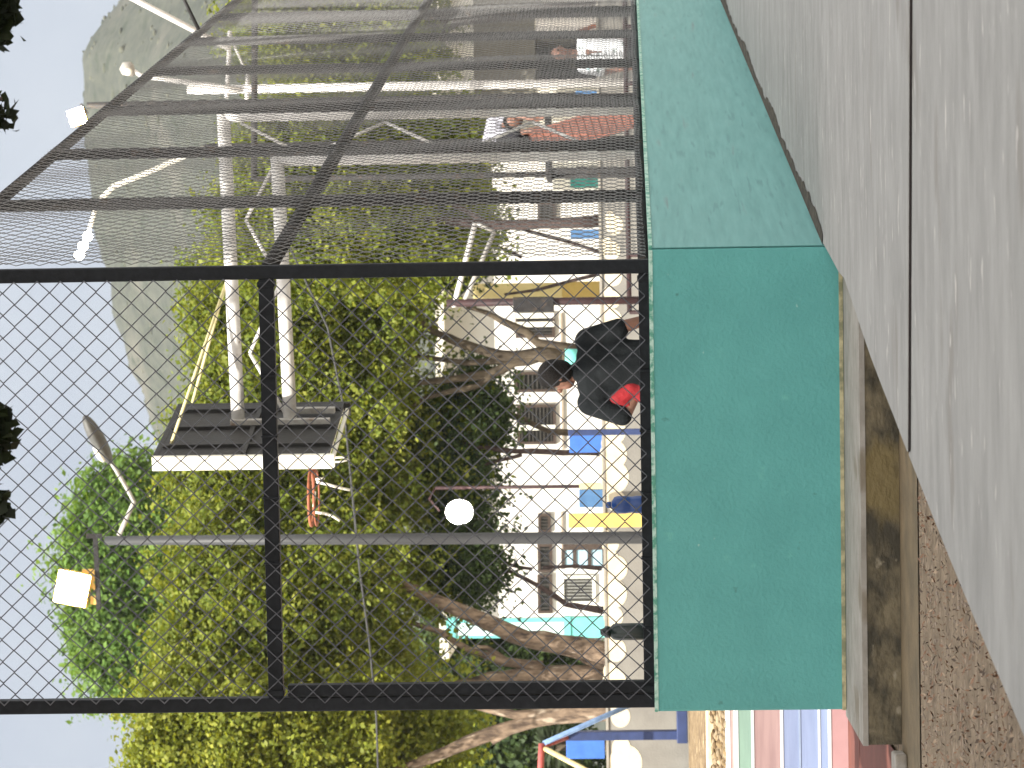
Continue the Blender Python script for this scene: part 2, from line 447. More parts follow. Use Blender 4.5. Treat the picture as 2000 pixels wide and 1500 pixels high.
fence = thing('chain_link_fence', (fl.x, fl.y, ZT), 'black chain link fence panel facing the viewer between two square posts', 'fence')
flen = (fc - fl).length
for p0, lab in ((fl, 'post'), (fc, 'post')):
    mb = MB(); mb.obox(p0 + V((0, 0, (ZTOP + ZT) / 2)), FD * .029, FIN * .029, V((0, 0, (ZTOP - ZT) / 2)))
    mb.build('post', BLACK, fence, bevel=.006)
mb = MB(); q = fl + FD * .058; mb.obox(q + V((0, 0, (ZMID - .05 + ZT) / 2)), FD * .024, FIN * .026, V((0, 0, (ZMID - .05 - ZT) / 2)))
mb.build('gate_jamb', BLACK, fence, bevel=.005)
for z, h in ((ZTOP - .03, .056), (ZMID, .062), (ZBOT, .046)):
    mb = MB(); mb.obox((fl + FD * .03 + fc - FD * .03) / 2 + V((0, 0, z)), FD * (flen / 2 - .03), FIN * .026, V((0, 0, h / 2)))
    for k in range(1, int(flen / .28)):          # wire ties
        c = fl + FD * (k * .28 + .04 * math.sin(k * 7)) + V((0, 0, z)); mb.obox(c - FIN * .004, FD * .004, FIN * .034, V((0, 0, h / 2 + .004)))
    for q in (fl + FD * .05, fc - FD * .05): mb.obox(q + V((0, 0, z)), FD * .012, FIN * .031, V((0, 0, h / 2 + .005)))
    mb.build('rail', BLACK, fence, bevel=.004)
mb = MB(); chain_link(mb, fl - FIN * .036 + FD * .01, FD, -FIN, flen - .02, ZBOT - .005, ZTOP - .01, r=.0034)
mb.build('chain_link_mesh', WIRE, fence)

side = thing('chain_link_fence', (fc.x, fc.y, ZT), 'long weathered chain link fence on the side wall, running away to the right', 'fence')
sd0 = fc
def sp_at(Y): return sd0 + VPd * ((Y - fc.y) / VPd.y)
def sp_solve(iy):                       # distance at which the fence line passes the measured post
    lo, hi = 13.9, 60.0
    for _ in range(50):
        mid = (lo + hi) / 2
        if sp_at(mid).x > at(1000, iy, mid).x: hi = mid
        else: lo = mid
    return lo
SP = [sp_solve(iy) for iy in (386, 287, 203, 127, 70, 23, -18, -52)]
for Y in SP:
    mb = MB(); p0 = sp_at(Y)
    mb.tube([p0 + V((0, 0, ZT)), p0 + V((0, 0, ZTOP))], .029, 10)
    mb.build('post', OLDSTEEL, side)
e0 = sp_at(SP[-1]); slen = (e0 - sd0).length
for z, r in ((ZTOP, .03), (ZMID, .033), (ZBOT, .024)):
    mb = MB(); mb.tube([sd0 + VPd * .03 + V((0, 0, z)), e0 + V((0, 0, z))], r, 10)
    mb.build('rail', OLDSTEEL, side)
bays = [0] + [(sp_at(Y) - sd0).length for Y in SP] + [slen + .5]
amps = [random.Random(i * 7 + 1).uniform(.015, .05) for i in range(len(bays))]
def bulge(s, z):
    for j in range(len(bays) - 1):
        if bays[j] <= s < bays[j + 1]:
            t = (s - bays[j]) / (bays[j + 1] - bays[j])
            if z < ZMID:
                h = (z - ZT) / (ZMID - ZT); return amps[j] * math.sin(math.pi * max(0, min(1, h))) * (.55 + .45 * math.sin(math.pi * t))
            h = (z - ZMID) / (ZTOP - ZMID); return .35 * amps[j] * math.sin(math.pi * max(0, min(1, h))) * math.sin(math.pi * t)
    return 0
mb = MB(); chain_link(mb, sd0 - SIN * .036 + VPd * .02, VPd, -SIN, slen, ZBOT - .005, ZTOP + .03, bulge=bulge, r=.0019)
mb.build('chain_link_mesh', pmat('weathered_wire', (.22, .22, .217), (.14, .14, .138), 40, .5), side)

# ------------------------------------------------------------------ bottles on the wall
def on_wall(iy, back=.16):
    c = at(1275, iy, 13.8); c.y = 13.8
    t = (c - LF).dot(FD); q = LF + FD * t + FIN * back; q.z = ZT
    return q
c = on_wall(992)
bt = thing('water_bottle', c, 'dark blue squat water bottle standing on the green wall behind the fence', 'bottle')
mb = MB(); mb.lathe([(0, .002), (.032, .002), (.0365, .012), (.037, .07), (.034, .085), (.034, .098), (.037, .112), (.037, .145), (.033, .160), (.02, .168), (.017, .172), (0, .172)], c, 24)
mb.build('body', BOTB, bt)
mb = MB(); mb.lathe([(0, .173), (.014, .173), (.014, .188), (.008, .196), (0, .196)], c, 16); mb.build('cap', BOTB, bt)
c = on_wall(1246)
bt = thing('water_bottle', c, 'tall black water bottle standing on the green wall near the left post', 'bottle')
mb = MB(); mb.lathe([(0, .002), (.033, .002), (.036, .01), (.036, .155), (.033, .172), (.022, .185), (0, .188)], c, 24); mb.build('body', BOTG, bt)
mb = MB(); mb.lathe([(0, .186), (.024, .186), (.025, .205), (.018, .212), (.012, .226), (0, .228)], c, 16); mb.build('cap', BOTG, bt)

# ------------------------------------------------------------------ basketball hoop
YH = 22.3
hp = at(1000, 270, YH); hoop = thing('basketball_hoop', (hp.x, YH, 0), 'basketball backboard seen from behind on white truss posts, orange rim hanging left', 'basketball hoop')
nt_, nb_ = at(297, 897, 21.6), at(652, 897, 21.6); ft_, fb_ = at(347, 792, 22.9), at(686, 792, 22.9)
bd = (V((ft_.x, ft_.y, 0)) - V((nt_.x, nt_.y, 0))); bw = bd.length; bd.normalize()
bn = V((bd.y, -bd.x, 0));  bn = bn if bn.x > 0 else -bn       # back side (to the right)
zt, zb = (nt_.z + ft_.z) / 2, (nb_.z + fb_.z) / 2
bc = (nt_ + ft_) / 2; bc.z = (zt + zb) / 2
up = V((0, 0, 1))
mb = MB(); mb.obox(bc, bd * (bw / 2 - .04), bn * .012, up * ((zt - zb) / 2 - .04))
for k in (-.33, 0, .33):
    mb.obox(bc + bd * bw * k + bn * .024, bd * .018, bn * .012, up * ((zt - zb) / 2 - .045))
mb.obox(bc + bn * .026, bd * (bw / 2 - .045), bn * .010, up * .016)
mb.build('backboard', BOARDK, hoop)
for s_, ww in ((-1, 0), (1, 0)):
    mb = MB(); mb.obox(bc + bd * (bw / 2 - .02) * s_ - bn * .034, bd * .02, bn * .047, up * ((zt - zb) / 2)); mb.build('frame_side', CREAM if s_ < 0 else BOARDK, hoop, bevel=.004)
for s_ in (-1, 1):
    mb = MB(); mb.obox(bc + up * ((zt - zb) / 2 - .02) * s_ - bn * .034, bd * (bw / 2 - .042), bn * (.047 if s_ > 0 else .012), up * (.02 if s_ > 0 else .012)); mb.build('frame_rail', CREAM if s_ < 0 else BOARDK, hoop, bevel=.004)
mb = MB(); mb.obox(bc - bn * .03, bd * (bw / 2 - .045), bn * .012, up * ((zt - zb) / 2 - .045)); mb.build('face_panel', CREAM, hoop)
pa, pb = at(436, 226, YH), at(466, 836, YH)
qa, qb = at(541, 312, YH), at(567, 824, YH)
gz = 0.0
for nm, p in (('post', pa), ('post', qa)):
    mb = MB(); mb.tube([(p.x, YH, gz), (p.x, YH, 1.9)], .043, 12, 1); mb.tube([(p.x, YH, 1.9), (p.x, YH, p.z + .03)], .044, 12, 0)
    mb.build(nm, [WHITEP, pmat('grey_white_pipe', (.50, .49, .45), (.36, .34, .30), 12, .6)], hoop)
for a, b in ((pa, pb), (qa, qb)):
    mb = MB(); mb.tube([a + V((.05, 0, 0)), b], .0455, 14); mb.build('arm', WHITEP, hoop)
for i, (a, b) in enumerate((((541, 312), (480, 430)), ((480, 430), (548, 550)), ((548, 550), (488, 690)), ((488, 690), (556, 806)))):
    mb = MB(); mb.tube([at(*a, YH), at(*b, YH)], .012, 8); mb.build('brace', WHITEP, hoop)
for a, b in (((470, 240), (600, 306)), ((600, 306), (752, 238)), ((752, 238), (890, 302)), ((890, 302), (1040, 238)), ((1040, 238), (1190, 302))):
    mb = MB(); mb.tube([at(*a, YH), at(*b, YH)], .011, 8); mb.build('brace', WHITEP, hoop)
for a, b, ya, yb in (((442, 552), (334, 868), YH, 21.9), ((436, 570), (376, 786), YH, 22.75)):
    mb = MB(); mb.tube([at(*a, ya), at(*b, yb)], .011, 8); mb.build('stay_rod', YELP, hoop)
def bpt(ix, t, off=.05):
    p = nt_ + (ft_ - nt_) * t; q = V((p.x, p.y, 0)) + bn * off; q.z = vz(ix, 840, q.y); return q
for t, v0, v1 in ((.52, 450, 645), (.73, 556, 655)):
    mb = MB(); mb.bar(bpt(v0, t), bpt(v1, t), .045, .04, up=bn); mb.build('channel_bar', GREYP, hoop, bevel=.004)
# rim
rc = at(608, 973, 22.2); fcx = bc - bn * .08; fcx.z = rc.z
mb = MB(); mb.torus(rc, .185, .011, 36, 8); mb.torus(rc - V((0, 0, .035)), .185, .007, 36, 6)
mb.bar(rc + V((.17, 0, -.01)), (fcx.x - .0, rc.y, rc.z - .01), .09, .05); mb.obox((fcx.x - .004, rc.y, rc.z - .02), (.006, 0, 0), (0, .07, 0), (0, 0, .06))
mb.build('rim', ORANGE, hoop)
mb = MB()
for pts, r in ((((616, 936), (634, 934)), .008), (((618, 941), (640, 946), (664, 953), (684, 957)), .009), (((613, 1000), (634, 1003), (650, 1008), (664, 1017)), .009),
               (((652, 894), (668, 893), (682, 898), (664, 902), (630, 903)), .007), (((612, 990), (616, 960)), .006)):
    mb.tube([at(*p, 22.15) for p in pts], r, 6)
mb.build('torn_net', CREAM, hoop)

# ------------------------------------------------------------------ vegetation
def leaves(lobes, n, size, tones, seed, sub_r=.21, per=34, flat=.5, aspect=.68, bough=.60, reach=(.18, .60)):
    """lobes = [(centre, (rx, ry, rz))]; leaf-sized bent diamonds gathered in sprays on and inside the lobes"""
    rg = np.random.default_rng(seed)
    vol = np.array([l[1][0] * l[1][2] for l in lobes]); pr = vol / vol.sum()
    ns = max(1, n // per)
    li = rg.choice(len(lobes), ns, p=pr)
    cen = np.array([tuple(l[0]) for l in lobes])[li]; rad = np.array([l[1] for l in lobes])[li]
    nb = max(1, ns // 11)                      # boughs, each a dome of sprays
    bi = rg.choice(len(lobes), nb, p=pr)
    bd_ = rg.normal(size=(nb, 3)); bd_ /= np.linalg.norm(bd_, axis=1)[:, None]
    bc_ = np.array([tuple(l[0]) for l in lobes])[bi] + bd_ * np.array([l[1] for l in lobes])[bi] * (reach[0] + reach[1] * rg.random(nb) ** .5)[:, None]
    br_ = bough * (.55 + .8 * rg.random(nb))
    wb = rg.integers(0, nb, ns)
    d = rg.normal(size=(ns, 3)) * np.array([1, 1, .8]) + np.array([0, 0, .45]); d /= np.linalg.norm(d, axis=1)[:, None]
    rr = .55 + .45 * rg.random(ns)
    sc = bc_[wb] + d * (br_[wb] * rr)[:, None]
    ssz = sub_r * (.5 + .9 * rg.random(ns))
    tone = rg.random(ns)
    idx = np.repeat(np.arange(ns), per); m = len(idx)
    g = rg.normal(size=(m, 3)) * np.array([.62, .62, .48])
    c = sc[idx] + g * ssz[idx][:, None]
    nrm = d[idx] * .55 + np.array([0, 0, flat]) + rg.normal(size=(m, 3)) * .55
    nrm /= np.linalg.norm(nrm, axis=1)[:, None]
    t = rg.normal(size=(m, 3)) + np.array([0, 0, -.35]); t -= nrm * (t * nrm).sum(1)[:, None]; t /= np.linalg.norm(t, axis=1)[:, None]
    b = np.cross(nrm, t)
    s = size * (.6 + .8 * rg.random(m)); s = s[:, None]
    vs = np.stack([c - t * s, c + b * s * aspect + nrm * s * .18, c + t * s, c - b * s * aspect + nrm * s * .18], 1).reshape(-1, 3)
    k = np.clip(tone[idx] * .6 + rg.random(m) * .55, 0, .999) * (len(tones) - 1)
    T = np.array(tones); a = np.floor(k).astype(int); f = (k - a)[:, None]
    colr = T[a] * (1 - f) + T[np.minimum(a + 1, len(T) - 1)] * f
    colr *= (.8 + .4 * rg.random(m))[:, None]
    return vs, np.repeat(colr, 4, 0)

def leaf_obj(name, vs, cols, parent=None, org=None, mat=None):
    org = ORG[parent] if parent is not None else V(org or (0, 0, 0))
    n = len(vs); me = bpy.data.meshes.new(name)
    me.vertices.add(n); me.loops.add(n); me.polygons.add(n // 4)
    me.vertices.foreach_set('co', (vs - np.array(tuple(org))).astype(np.float32).ravel())
    me.loops.foreach_set('vertex_index', np.arange(n, dtype=np.int32))
    me.polygons.foreach_set('loop_start', np.arange(0, n, 4, dtype=np.int32))
    me.update(calc_edges=True)
    at_ = me.color_attributes.new('Col', 'FLOAT_COLOR', 'POINT')
    at_.data.foreach_set('color', np.concatenate([cols, np.ones((n, 1))], 1).astype(np.float32).ravel())
    me.materials.append(mat or LEAF)
    o = bpy.data.objects.new(name, me); COL.objects.link(o); ORG[o] = org
    if parent is not None: o.parent = parent
    else: o.location = org
    return o

def px(Y): return Y / F0
def lobe(ix, iy, Y, rv, ru, rd=None):
    """lobe by measured centre and half sizes (photo px) at distance Y"""
    s = px(Y); return (at(ix, iy, Y), (ru * s, (rd or (ru + rv) * .5 * s), rv * s))
ZG = E - .62                      # level of the school yard
YELLOWGREEN = [(0.105, 0.135, 0.018), (0.165, 0.2, 0.026), (0.225, 0.258, 0.034), (0.31, 0.318, 0.05)]
OLIVEGREEN = [(0.085, 0.125, 0.017), (0.135, 0.18, 0.024), (0.195, 0.232, 0.032), (0.27, 0.285, 0.046)]
FRESH = [(.045, .095, .020), (.085, .165, .032), (.14, .24, .048), (.20, .30, .07)]
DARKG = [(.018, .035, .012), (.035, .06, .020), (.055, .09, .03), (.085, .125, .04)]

def limb(mb, pts, m=0, seed=0, n=9):
    """pts = [(ix, iy, width px, Y)] -> rough tapering limb"""
    rr = random.Random(seed); P = []; R = []
    q = [(at(a, b, Y), w * px(Y) * .44) for a, b, w, Y in pts]
    for i in range(len(q) - 1):
        k = max(2, int((q[i + 1][0] - q[i][0]).length / .28))
        for j in range(k):
            t = j / k; p = q[i][0].lerp(q[i + 1][0], t); r = q[i][1] * (1 - t) + q[i + 1][1] * t
            P.append(p + V((rr.uniform(-1, 1), rr.uniform(-1, 1), 0)) * r * .16); R.append(r * rr.uniform(.9, 1.13))
    P.append(q[-1][0]); R.append(q[-1][1])
    mb.tube(P, R, n, m)

def tree(name, label, Y, limbs, lobes, n, tones, seed, size=.037, bark=BARK, base=None, zg=None, cat='tree', group=None, **kw):
    zg = ZG if zg is None else zg
    b = at(base[0], base[1], Y); b.z = zg
    root = thing(name, b, label, cat, group)
    mb = MB()
    for i, l in enumerate(limbs):
        l = [(a, c, w, Y + (dy if len(x) > 3 else 0)) for x in l for a, c, w, dy in [(*x[:3], x[3] if len(x) > 3 else 0)]]
        limb(mb, l, 0, seed * 31 + i)
    # root flare to the ground
    f = limbs[0][0]; p = at(f[0], f[1], Y); r = f[2] * px(Y) / 2
    mb.tube([V((b.x, b.y, zg - .05)), V((b.x, b.y, zg + .12)), p], [r * 1.35, r * 1.12, r], 10)
    mb.build('trunk', bark, root)
    vs, cs = leaves(lobes, int(n * 6.4), size, tones, seed, **kw)
    leaf_obj('crown', vs, cs, root)
    return root

Yt = 44
tree('leafy_tree', 'big yellow green tree left of the posts, its bare tan trunk leaning left', 44,
     [[(1235, 1378, 62), (1170, 1383, 50), (1090, 1396, 40), (1000, 1420, 34), (940, 1440, 32), (880, 1463, 28), (820, 1488, 26), (700, 1545, 20)],
      [(1120, 1390, 30), (1010, 1398, 22), (930, 1378, 16), (860, 1350, 10)],
      [(1180, 1390, 34), (1100, 1404, 26), (1030, 1407, 24), (960, 1450, 14)]],
     [lobe(480, 1480, 44, 240, 190), lobe(362, 1420, 44, 108, 120), lobe(640, 1480, 44, 170, 130), lobe(700, 1380, 44.5, 110, 110), lobe(365, 1520, 44, 110, 60),
      lobe(860, 1420, 45, 90, 100), lobe(800, 1500, 45, 120, 50)], 19000, YELLOWGREEN, 21, base=(1290, 1372))
tree('leafy_tree', 'wide yellow green tree with thick forked tan trunk behind the black bottle', 45,
     [[(1255, 1297, 96), (1200, 1288, 72), (1130, 1266, 48), (1060, 1254, 43), (1000, 1237, 42), (920, 1200, 38), (850, 1172, 30), (790, 1140, 24), (700, 1090, 14)],
      [(1250, 1322, 60), (1150, 1318, 46), (1060, 1317, 42), (980, 1322, 34), (930, 1332, 26), (860, 1345, 18)],
      [(1060, 1302, 26), (980, 1292, 20), (915, 1268, 16), (860, 1235, 14), (800, 1215, 10)],
      [(1000, 1296, 14), (950, 1265, 12), (925, 1262, 10)], [(1240, 1338, 30), (1160, 1343, 22), (1110, 1340, 16)]],
     [lobe(520, 1230, 45, 195, 150), lobe(420, 1300, 45, 130, 110), lobe(690, 1150, 45, 140, 120), lobe(600, 1340, 45.5, 160, 100), lobe(430, 1100, 45, 100, 95),
      lobe(705, 1250, 46, 85, 90), lobe(850, 1125, 46, 62, 70), lobe(750, 1335, 46, 95, 60), lobe(560, 1050, 45.5, 200, 90)], 25000, OLIVEGREEN, 22, base=(1300, 1300))
root = tree('leafy_tree', 'broad yellow green tree on several pale stems behind the person in black', 46,
     [[(1098, 697, 36), (1050, 692, 32), (1004, 697, 28), (958, 689, 24), (912, 673, 22), (877, 661, 19), (843, 645, 16), (790, 605, 10)],
      [(1060, 694, 26), (1004, 709, 24), (958, 730, 20), (912, 737, 19), (870, 742, 16), (820, 748, 13), (760, 770, 8)],
      [(975, 722, 16), (930, 755, 14), (889, 762, 14), (831, 778, 11), (790, 800, 7)],
      [(1000, 703, 18), (912, 709, 13), (843, 700, 11), (780, 690, 8)],
      [(1130, 682, 24), (1050, 668, 22), (1027, 647, 18), (981, 627, 15), (950, 610, 11), (910, 600, 7)]],
     [lobe(560, 700, 46, 200, 150), lobe(480, 830, 46, 130, 110), lobe(640, 960, 46, 200, 115), lobe(455, 600, 46, 92, 100), lobe(740, 640, 46, 100, 90),
      lobe(790, 900, 46.5, 90, 90), lobe(700, 800, 46, 130, 110), lobe(880, 830, 47, 85, 62), lobe(420, 940, 46, 90, 60), lobe(780, 585, 47, 75, 50), lobe(890, 970, 46.5, 35, 50)],
     27000, OLIVEGREEN, 23, bark=GREYBARK, base=(1180, 700))
mb = MB(); mb.tube([at(1104, 697, 46), at(1131, 697, 46)], [19 * px(46), 20 * px(46)], 12); o = mb.build('painted_band', TURQ, root)
tree('leafy_tree', 'yellow green tree between the corner post and the white truss posts', 44,
     [[(1180, 430, 30), (1060, 436, 24), (960, 440, 22), (860, 430, 18), (700, 425, 12)], [(960, 440, 14), (850, 380, 10), (720, 340, 7)]],
     [lobe(560, 450, 44, 150, 110), lobe(690, 420, 44, 150, 110), lobe(800, 480, 44.5, 100, 75), lobe(600, 310, 44, 120, 95), lobe(840, 350, 45, 100, 110), lobe(720, 300, 45, 120, 90), lobe(900, 300, 45, 70, 70), lobe(890, 430, 45, 75, 60)],
     22000, OLIVEGREEN, 24, bark=DARKBARK, base=(1200, 430))
tree('leafy_tree', 'dull green tree beyond the far end of the side fence', 47,
     [[(1180, 15, 34), (1050, 20, 28), (900, 40, 22), (700, 60, 14)], [(900, 40, 14), (780, 120, 8)]],
     [lobe(600, 70, 47, 150, 110), lobe(760, 50, 47, 120, 110), lobe(580, 10, 47, 105, 80), lobe(740, 170, 47, 100, 80), lobe(660, 190, 47.5, 110, 70), lobe(815, 60, 48, 50, 90), lobe(640, -80, 47, 160, 90)],
     17000, OLIVEGREEN, 25, bark=DARKBARK, base=(1200, 10))
tree('leafy_tree', 'taller fresh green tree rising behind the yellow green ones', 66,
     [[(1000, 1130, 40), (700, 1130, 34), (420, 1140, 24), (300, 1150, 14)], [(420, 1140, 16), (330, 1060, 10), (270, 1000, 6)]],
     [lobe(240, 1130, 66, 78, 105), lobe(232, 1250, 66, 60, 80), lobe(260, 1000, 66, 75, 75), lobe(300, 1310, 66, 60, 50), lobe(300, 1060, 66, 60, 90), lobe(215, 1060, 66, 45, 40), lobe(330, 1180, 67, 50, 110)],
     15000, FRESH, 26, base=(1250, 1130), size=.06, sub_r=.30, bough=.9, zg=ZG)
# small bare stemmed trees in front of the white building
tree('small_tree', 'slim dark tree with forked stem beside the bright blue panel', 46.5,
     [[(1168, 884, 16), (1100, 884, 14), (1040, 882, 13), (985, 880, 12), (960, 876, 11), (920, 872, 9), (890, 856, 7)],
      [(1020, 888, 9), (985, 897, 8), (950, 906, 8), (915, 922, 6), (870, 950, 5)], [(935, 874, 9), (905, 846, 6), (885, 838, 5)]],
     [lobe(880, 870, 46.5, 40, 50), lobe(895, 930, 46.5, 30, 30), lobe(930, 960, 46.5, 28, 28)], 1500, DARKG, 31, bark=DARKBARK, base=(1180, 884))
tree('small_tree', 'slim leaning stem rising leftwards from the bright blue panel', 47,
     [[(1112, 846, 14), (1073, 843, 14), (1040, 828, 12), (1010, 812, 10), (985, 804, 9), (940, 790, 6)]],
     [lobe(930, 790, 47, 48, 45), lobe(960, 830, 47, 26, 28)], 1500, DARKG, 32, bark=GREYBARK, base=(1180, 850))
tree('small_tree', 'thin dark branching tree right of the big forked trunk', 46,
     [[(1178, 1192, 16), (1140, 1186, 14), (1105, 1180, 12), (1078, 1160, 12), (1040, 1138, 11), (1000, 1118, 9), (965, 1098, 7), (940, 1075, 5)],
      [(1040, 1112, 9), (1015, 1108, 8), (985, 1100, 6), (962, 1082, 5)], [(1020, 1110, 6), (1000, 1118, 5), (960, 1118, 4)],
      [(1060, 1108, 8), (1120, 1106, 8), (1176, 1110, 12)]],
     [lobe(940, 1120, 46, 40, 50), lobe(920, 1060, 46, 40, 40)], 1500, DARKG, 33, bark=DARKBARK, base=(1190, 1186))
tree('small_tree', 'thin dark tree leaning both ways behind the corner post', 47,
     [[(1176, 494, 9), (1110, 472, 9), (1036, 452, 8), (985, 436, 6)], [(1176, 533, 9), (1110, 550, 8), (1050, 566, 7), (985, 575, 6)], [(1020, 502, 8), (990, 490, 7), (955, 475, 6)]],
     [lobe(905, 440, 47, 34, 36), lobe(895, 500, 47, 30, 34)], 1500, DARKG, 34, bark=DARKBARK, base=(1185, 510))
# dark hedge like trees behind on the left
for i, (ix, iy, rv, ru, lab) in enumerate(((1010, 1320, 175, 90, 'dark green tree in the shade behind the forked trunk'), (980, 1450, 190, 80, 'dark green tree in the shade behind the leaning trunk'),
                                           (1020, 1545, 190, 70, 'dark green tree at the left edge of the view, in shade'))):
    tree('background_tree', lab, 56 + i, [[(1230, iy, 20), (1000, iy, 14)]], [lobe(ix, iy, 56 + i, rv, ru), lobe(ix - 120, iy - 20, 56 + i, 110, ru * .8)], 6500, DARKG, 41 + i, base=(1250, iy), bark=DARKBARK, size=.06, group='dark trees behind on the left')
# fan palm shrub
pc = at(1120, 1455, 47); pc.z = ZG
palm = thing('palm_shrub', pc, 'small fan palm with spiky grey green leaves beside the red pipe', 'palm')
mb = MB(); rr = random.Random(5)
hub = at(1085, 1458, 47)
mb2 = MB(); mb2.tube([pc, hub], [.09, .06], 8); mb2.build('trunk', GREYBARK, palm)
for i in range(26):
    a = rr.uniform(0, 6.28); el = rr.uniform(-.4, 1.2); d = V((math.cos(a) * math.cos(el), math.sin(a) * math.cos(el), math.sin(el)))
    sd = d.cross(up).normalized(); ln = rr.uniform(.28, .5)
    for k in range(-3, 4):
        dd = (d + sd * k * .22).normalized(); e = sd * .018
        tip = hub + dd * ln - up * .12 * ln
        mb.add([hub + d * .1 - e, hub + d * .1 + e, hub + dd * ln * .7 + e, tip, hub + dd * ln * .7 - e], [[0, 1, 2, 3, 4]])
mb.build('fronds', pmat('palm_frond', (.10, .13, .07), (.05, .07, .035), 9, .6), palm)

# the tree over the seats : gives the shade, its lowest twigs hang into the top of the view
st = thing('shade_tree', (-4.6, 6.5, 0), 'large dark tree overhanging the seats, only its lowest leaf sprays in view', 'tree')
mb = MB()
mb.tube([(-4.6, 6.5, -.05), (-4.6, 6.5, .3), (-4.5, 6.6, 1.6), (-4.2, 6.9, 3.0), (-3.6, 7.6, 4.6), (-3.0, 8.4, 5.8)], [.36, .28, .24, .21, .16, .1], 12)
mb.tube([(-4.3, 6.8, 2.6), (-4.4, 8.8, 4.6), (-4.2, 11.5, 6.0)], [.17, .13, .07], 10)
mb.tube([(-4.0, 7.1, 3.4), (-5.4, 5.2, 5.2), (-5.6, 3.5, 6.4)], [.15, .11, .06], 10)
mb.tube([(-2.6, 8.1, 5.4), (-1.6, 9.6, 5.9), (-.8, 12.0, 6.3), (-.6, 16.0, 6.6), (-.1, 21.0, 7.2)], [.09, .075, .06, .045, .02], 8)
mb.build('trunk', BARK, st)
big = []
for c in ((-4.2, 3.6, 6.3), (-4.4, 5.6, 6.3), (-3.9, 1.6, 6.3), (-3.0, 2.4, 6.3), (-3.2, 4.6, 6.3), (-1.8, 4.0, 6.4), (-3.2, 6.8, 6.3), (-1.7, 6.4, 6.4), (-3.4, 9.0, 6.3), (-1.8, 8.8, 6.4), (-3.2, 11.2, 6.4), (-1.7, 11.2, 6.4), (-.3, 10.0, 6.5), (-2.2, 13.0, 6.7),
          (-.7, 12.8, 6.6), (-.8, 15.1, 6.8), (-.55, 17.3, 7.0), (-.25, 19.4, 7.2), (.5, 14.2, 6.8), (.9, 16.6, 7.0)):
    big.append((V(c) + V((.2, -1.7, 0)), (1.45, 1.55, 1.0)))
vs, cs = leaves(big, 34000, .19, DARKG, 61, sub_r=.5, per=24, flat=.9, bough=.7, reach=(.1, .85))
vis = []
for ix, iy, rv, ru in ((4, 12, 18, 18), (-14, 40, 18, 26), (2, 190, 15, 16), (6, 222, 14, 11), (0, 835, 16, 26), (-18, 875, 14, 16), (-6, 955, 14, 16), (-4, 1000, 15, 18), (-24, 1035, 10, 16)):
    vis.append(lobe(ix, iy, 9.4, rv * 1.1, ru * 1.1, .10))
vs2, cs2 = leaves(vis, 900, .025, [(.006, .010, .005), (.012, .018, .008), (.02, .03, .012)], 62, sub_r=.032, per=8, flat=.5, bough=.035, reach=(.1, .8))  # near-black tones: silhouette shade of the low sprays put into the leaf colour
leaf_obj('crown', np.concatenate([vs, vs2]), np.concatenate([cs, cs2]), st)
for pts in (((-2050, 860), (-160, 860), (-50, 850), (0, 842), (22, 836)), ((-2050, 980), (-140, 980), (-50, 975), (0, 965), (18, 958)), ((-2050, 60), (-150, 60), (-40, 30), (6, 12)), ((-2050, 240), (-150, 240), (-30, 205), (4, 192))):
    mb = MB(); mb.tube([at(*p, 9.4) for p in pts], [.02, .012, .009, .006, .003][:len(pts)], 6); mb.build('twig', DARKBARK, st)

# ------------------------------------------------------------------ hill, yard, terrace
prof = [(2300, 470), (1900, 420), (1700, 380), (1500, 350), (1300, 335), (1100, 325), (1000, 318), (930, 310), (860, 300), (820, 282), (770, 268), (720, 243), (660, 226), (600, 210), (540, 198), (480, 190), (430, 178), (350, 165), (280, 157), (225, 150), (200, 149), (150, 151), (110, 152), (80, 166), (40, 190), (0, 218), (-60, 262), (-150, 300), (-400, 360), (-900, 430)]
YR = 430.0
hx = np.array([at(v, iy, YR).x for iy, v in prof]); hz = np.array([at(v, iy, YR).z for iy, v in prof])
xs = np.linspace(hx.min(), hx.max(), 330); ys = np.linspace(150, 640, 120)
rg = np.random.default_rng(5)
def vnoise(x, y, s, seed):
    r = np.random.default_rng(seed).random((64, 64)); gx, gy = x / s, y / s
    i, j = np.floor(gx).astype(int), np.floor(gy).astype(int); fx, fy = gx - i, gy - j
    fx, fy = fx * fx * (3 - 2 * fx), fy * fy * (3 - 2 * fy)
    g = lambda a, b: r[a % 64, b % 64]
    return (g(i, j) * (1 - fx) + g(i + 1, j) * fx) * (1 - fy) + (g(i, j + 1) * (1 - fx) + g(i + 1, j + 1) * fx) * fy - .5
X, Yg = np.meshgrid(xs, ys)
H = np.interp(X * YR / np.clip(Yg, 300, 560), hx, hz)
t = np.clip((Yg - 170) / (YR - 170), 0, 1)
S = np.where(Yg <= YR, t ** 1.45, 1 - ((Yg - YR) / 260) ** 2 * .9)
Z = H * S + (vnoise(X, Yg, 46, 1) * 7 + vnoise(X, Yg, 17, 2) * 3) * t * (1 - t) * 2.6 + vnoise(X, Yg, 5, 3) * 1.1 * t + vnoise(X, Yg, 2.4, 4) * .7 * t
ny, nx = X.shape
vsx = np.stack([X, Yg, Z - .5], -1).reshape(-1, 3)
fs = [(j * nx + i, j * nx + i + 1, (j + 1) * nx + i + 1, (j + 1) * nx + i) for j in range(ny - 1) for i in range(nx - 1)]
me = bpy.data.meshes.new('hill'); me.from_pydata(vsx.tolist(), [], fs); me.polygons.foreach_set('use_smooth', [True] * len(fs))
me.materials.append(pmat('hill_grass', (.066, .070, .051), (.033, .039, .029), .75, .95, 1.0, 1.5, detail=10, ramp=(.36, .64), spots=[((.085, .083, .064), .06, .58), ((.026, .034, .02), .35, .58)]))
hill = bpy.data.objects.new('hill', me); COL.objects.link(hill); tag(hill, kind='structure')

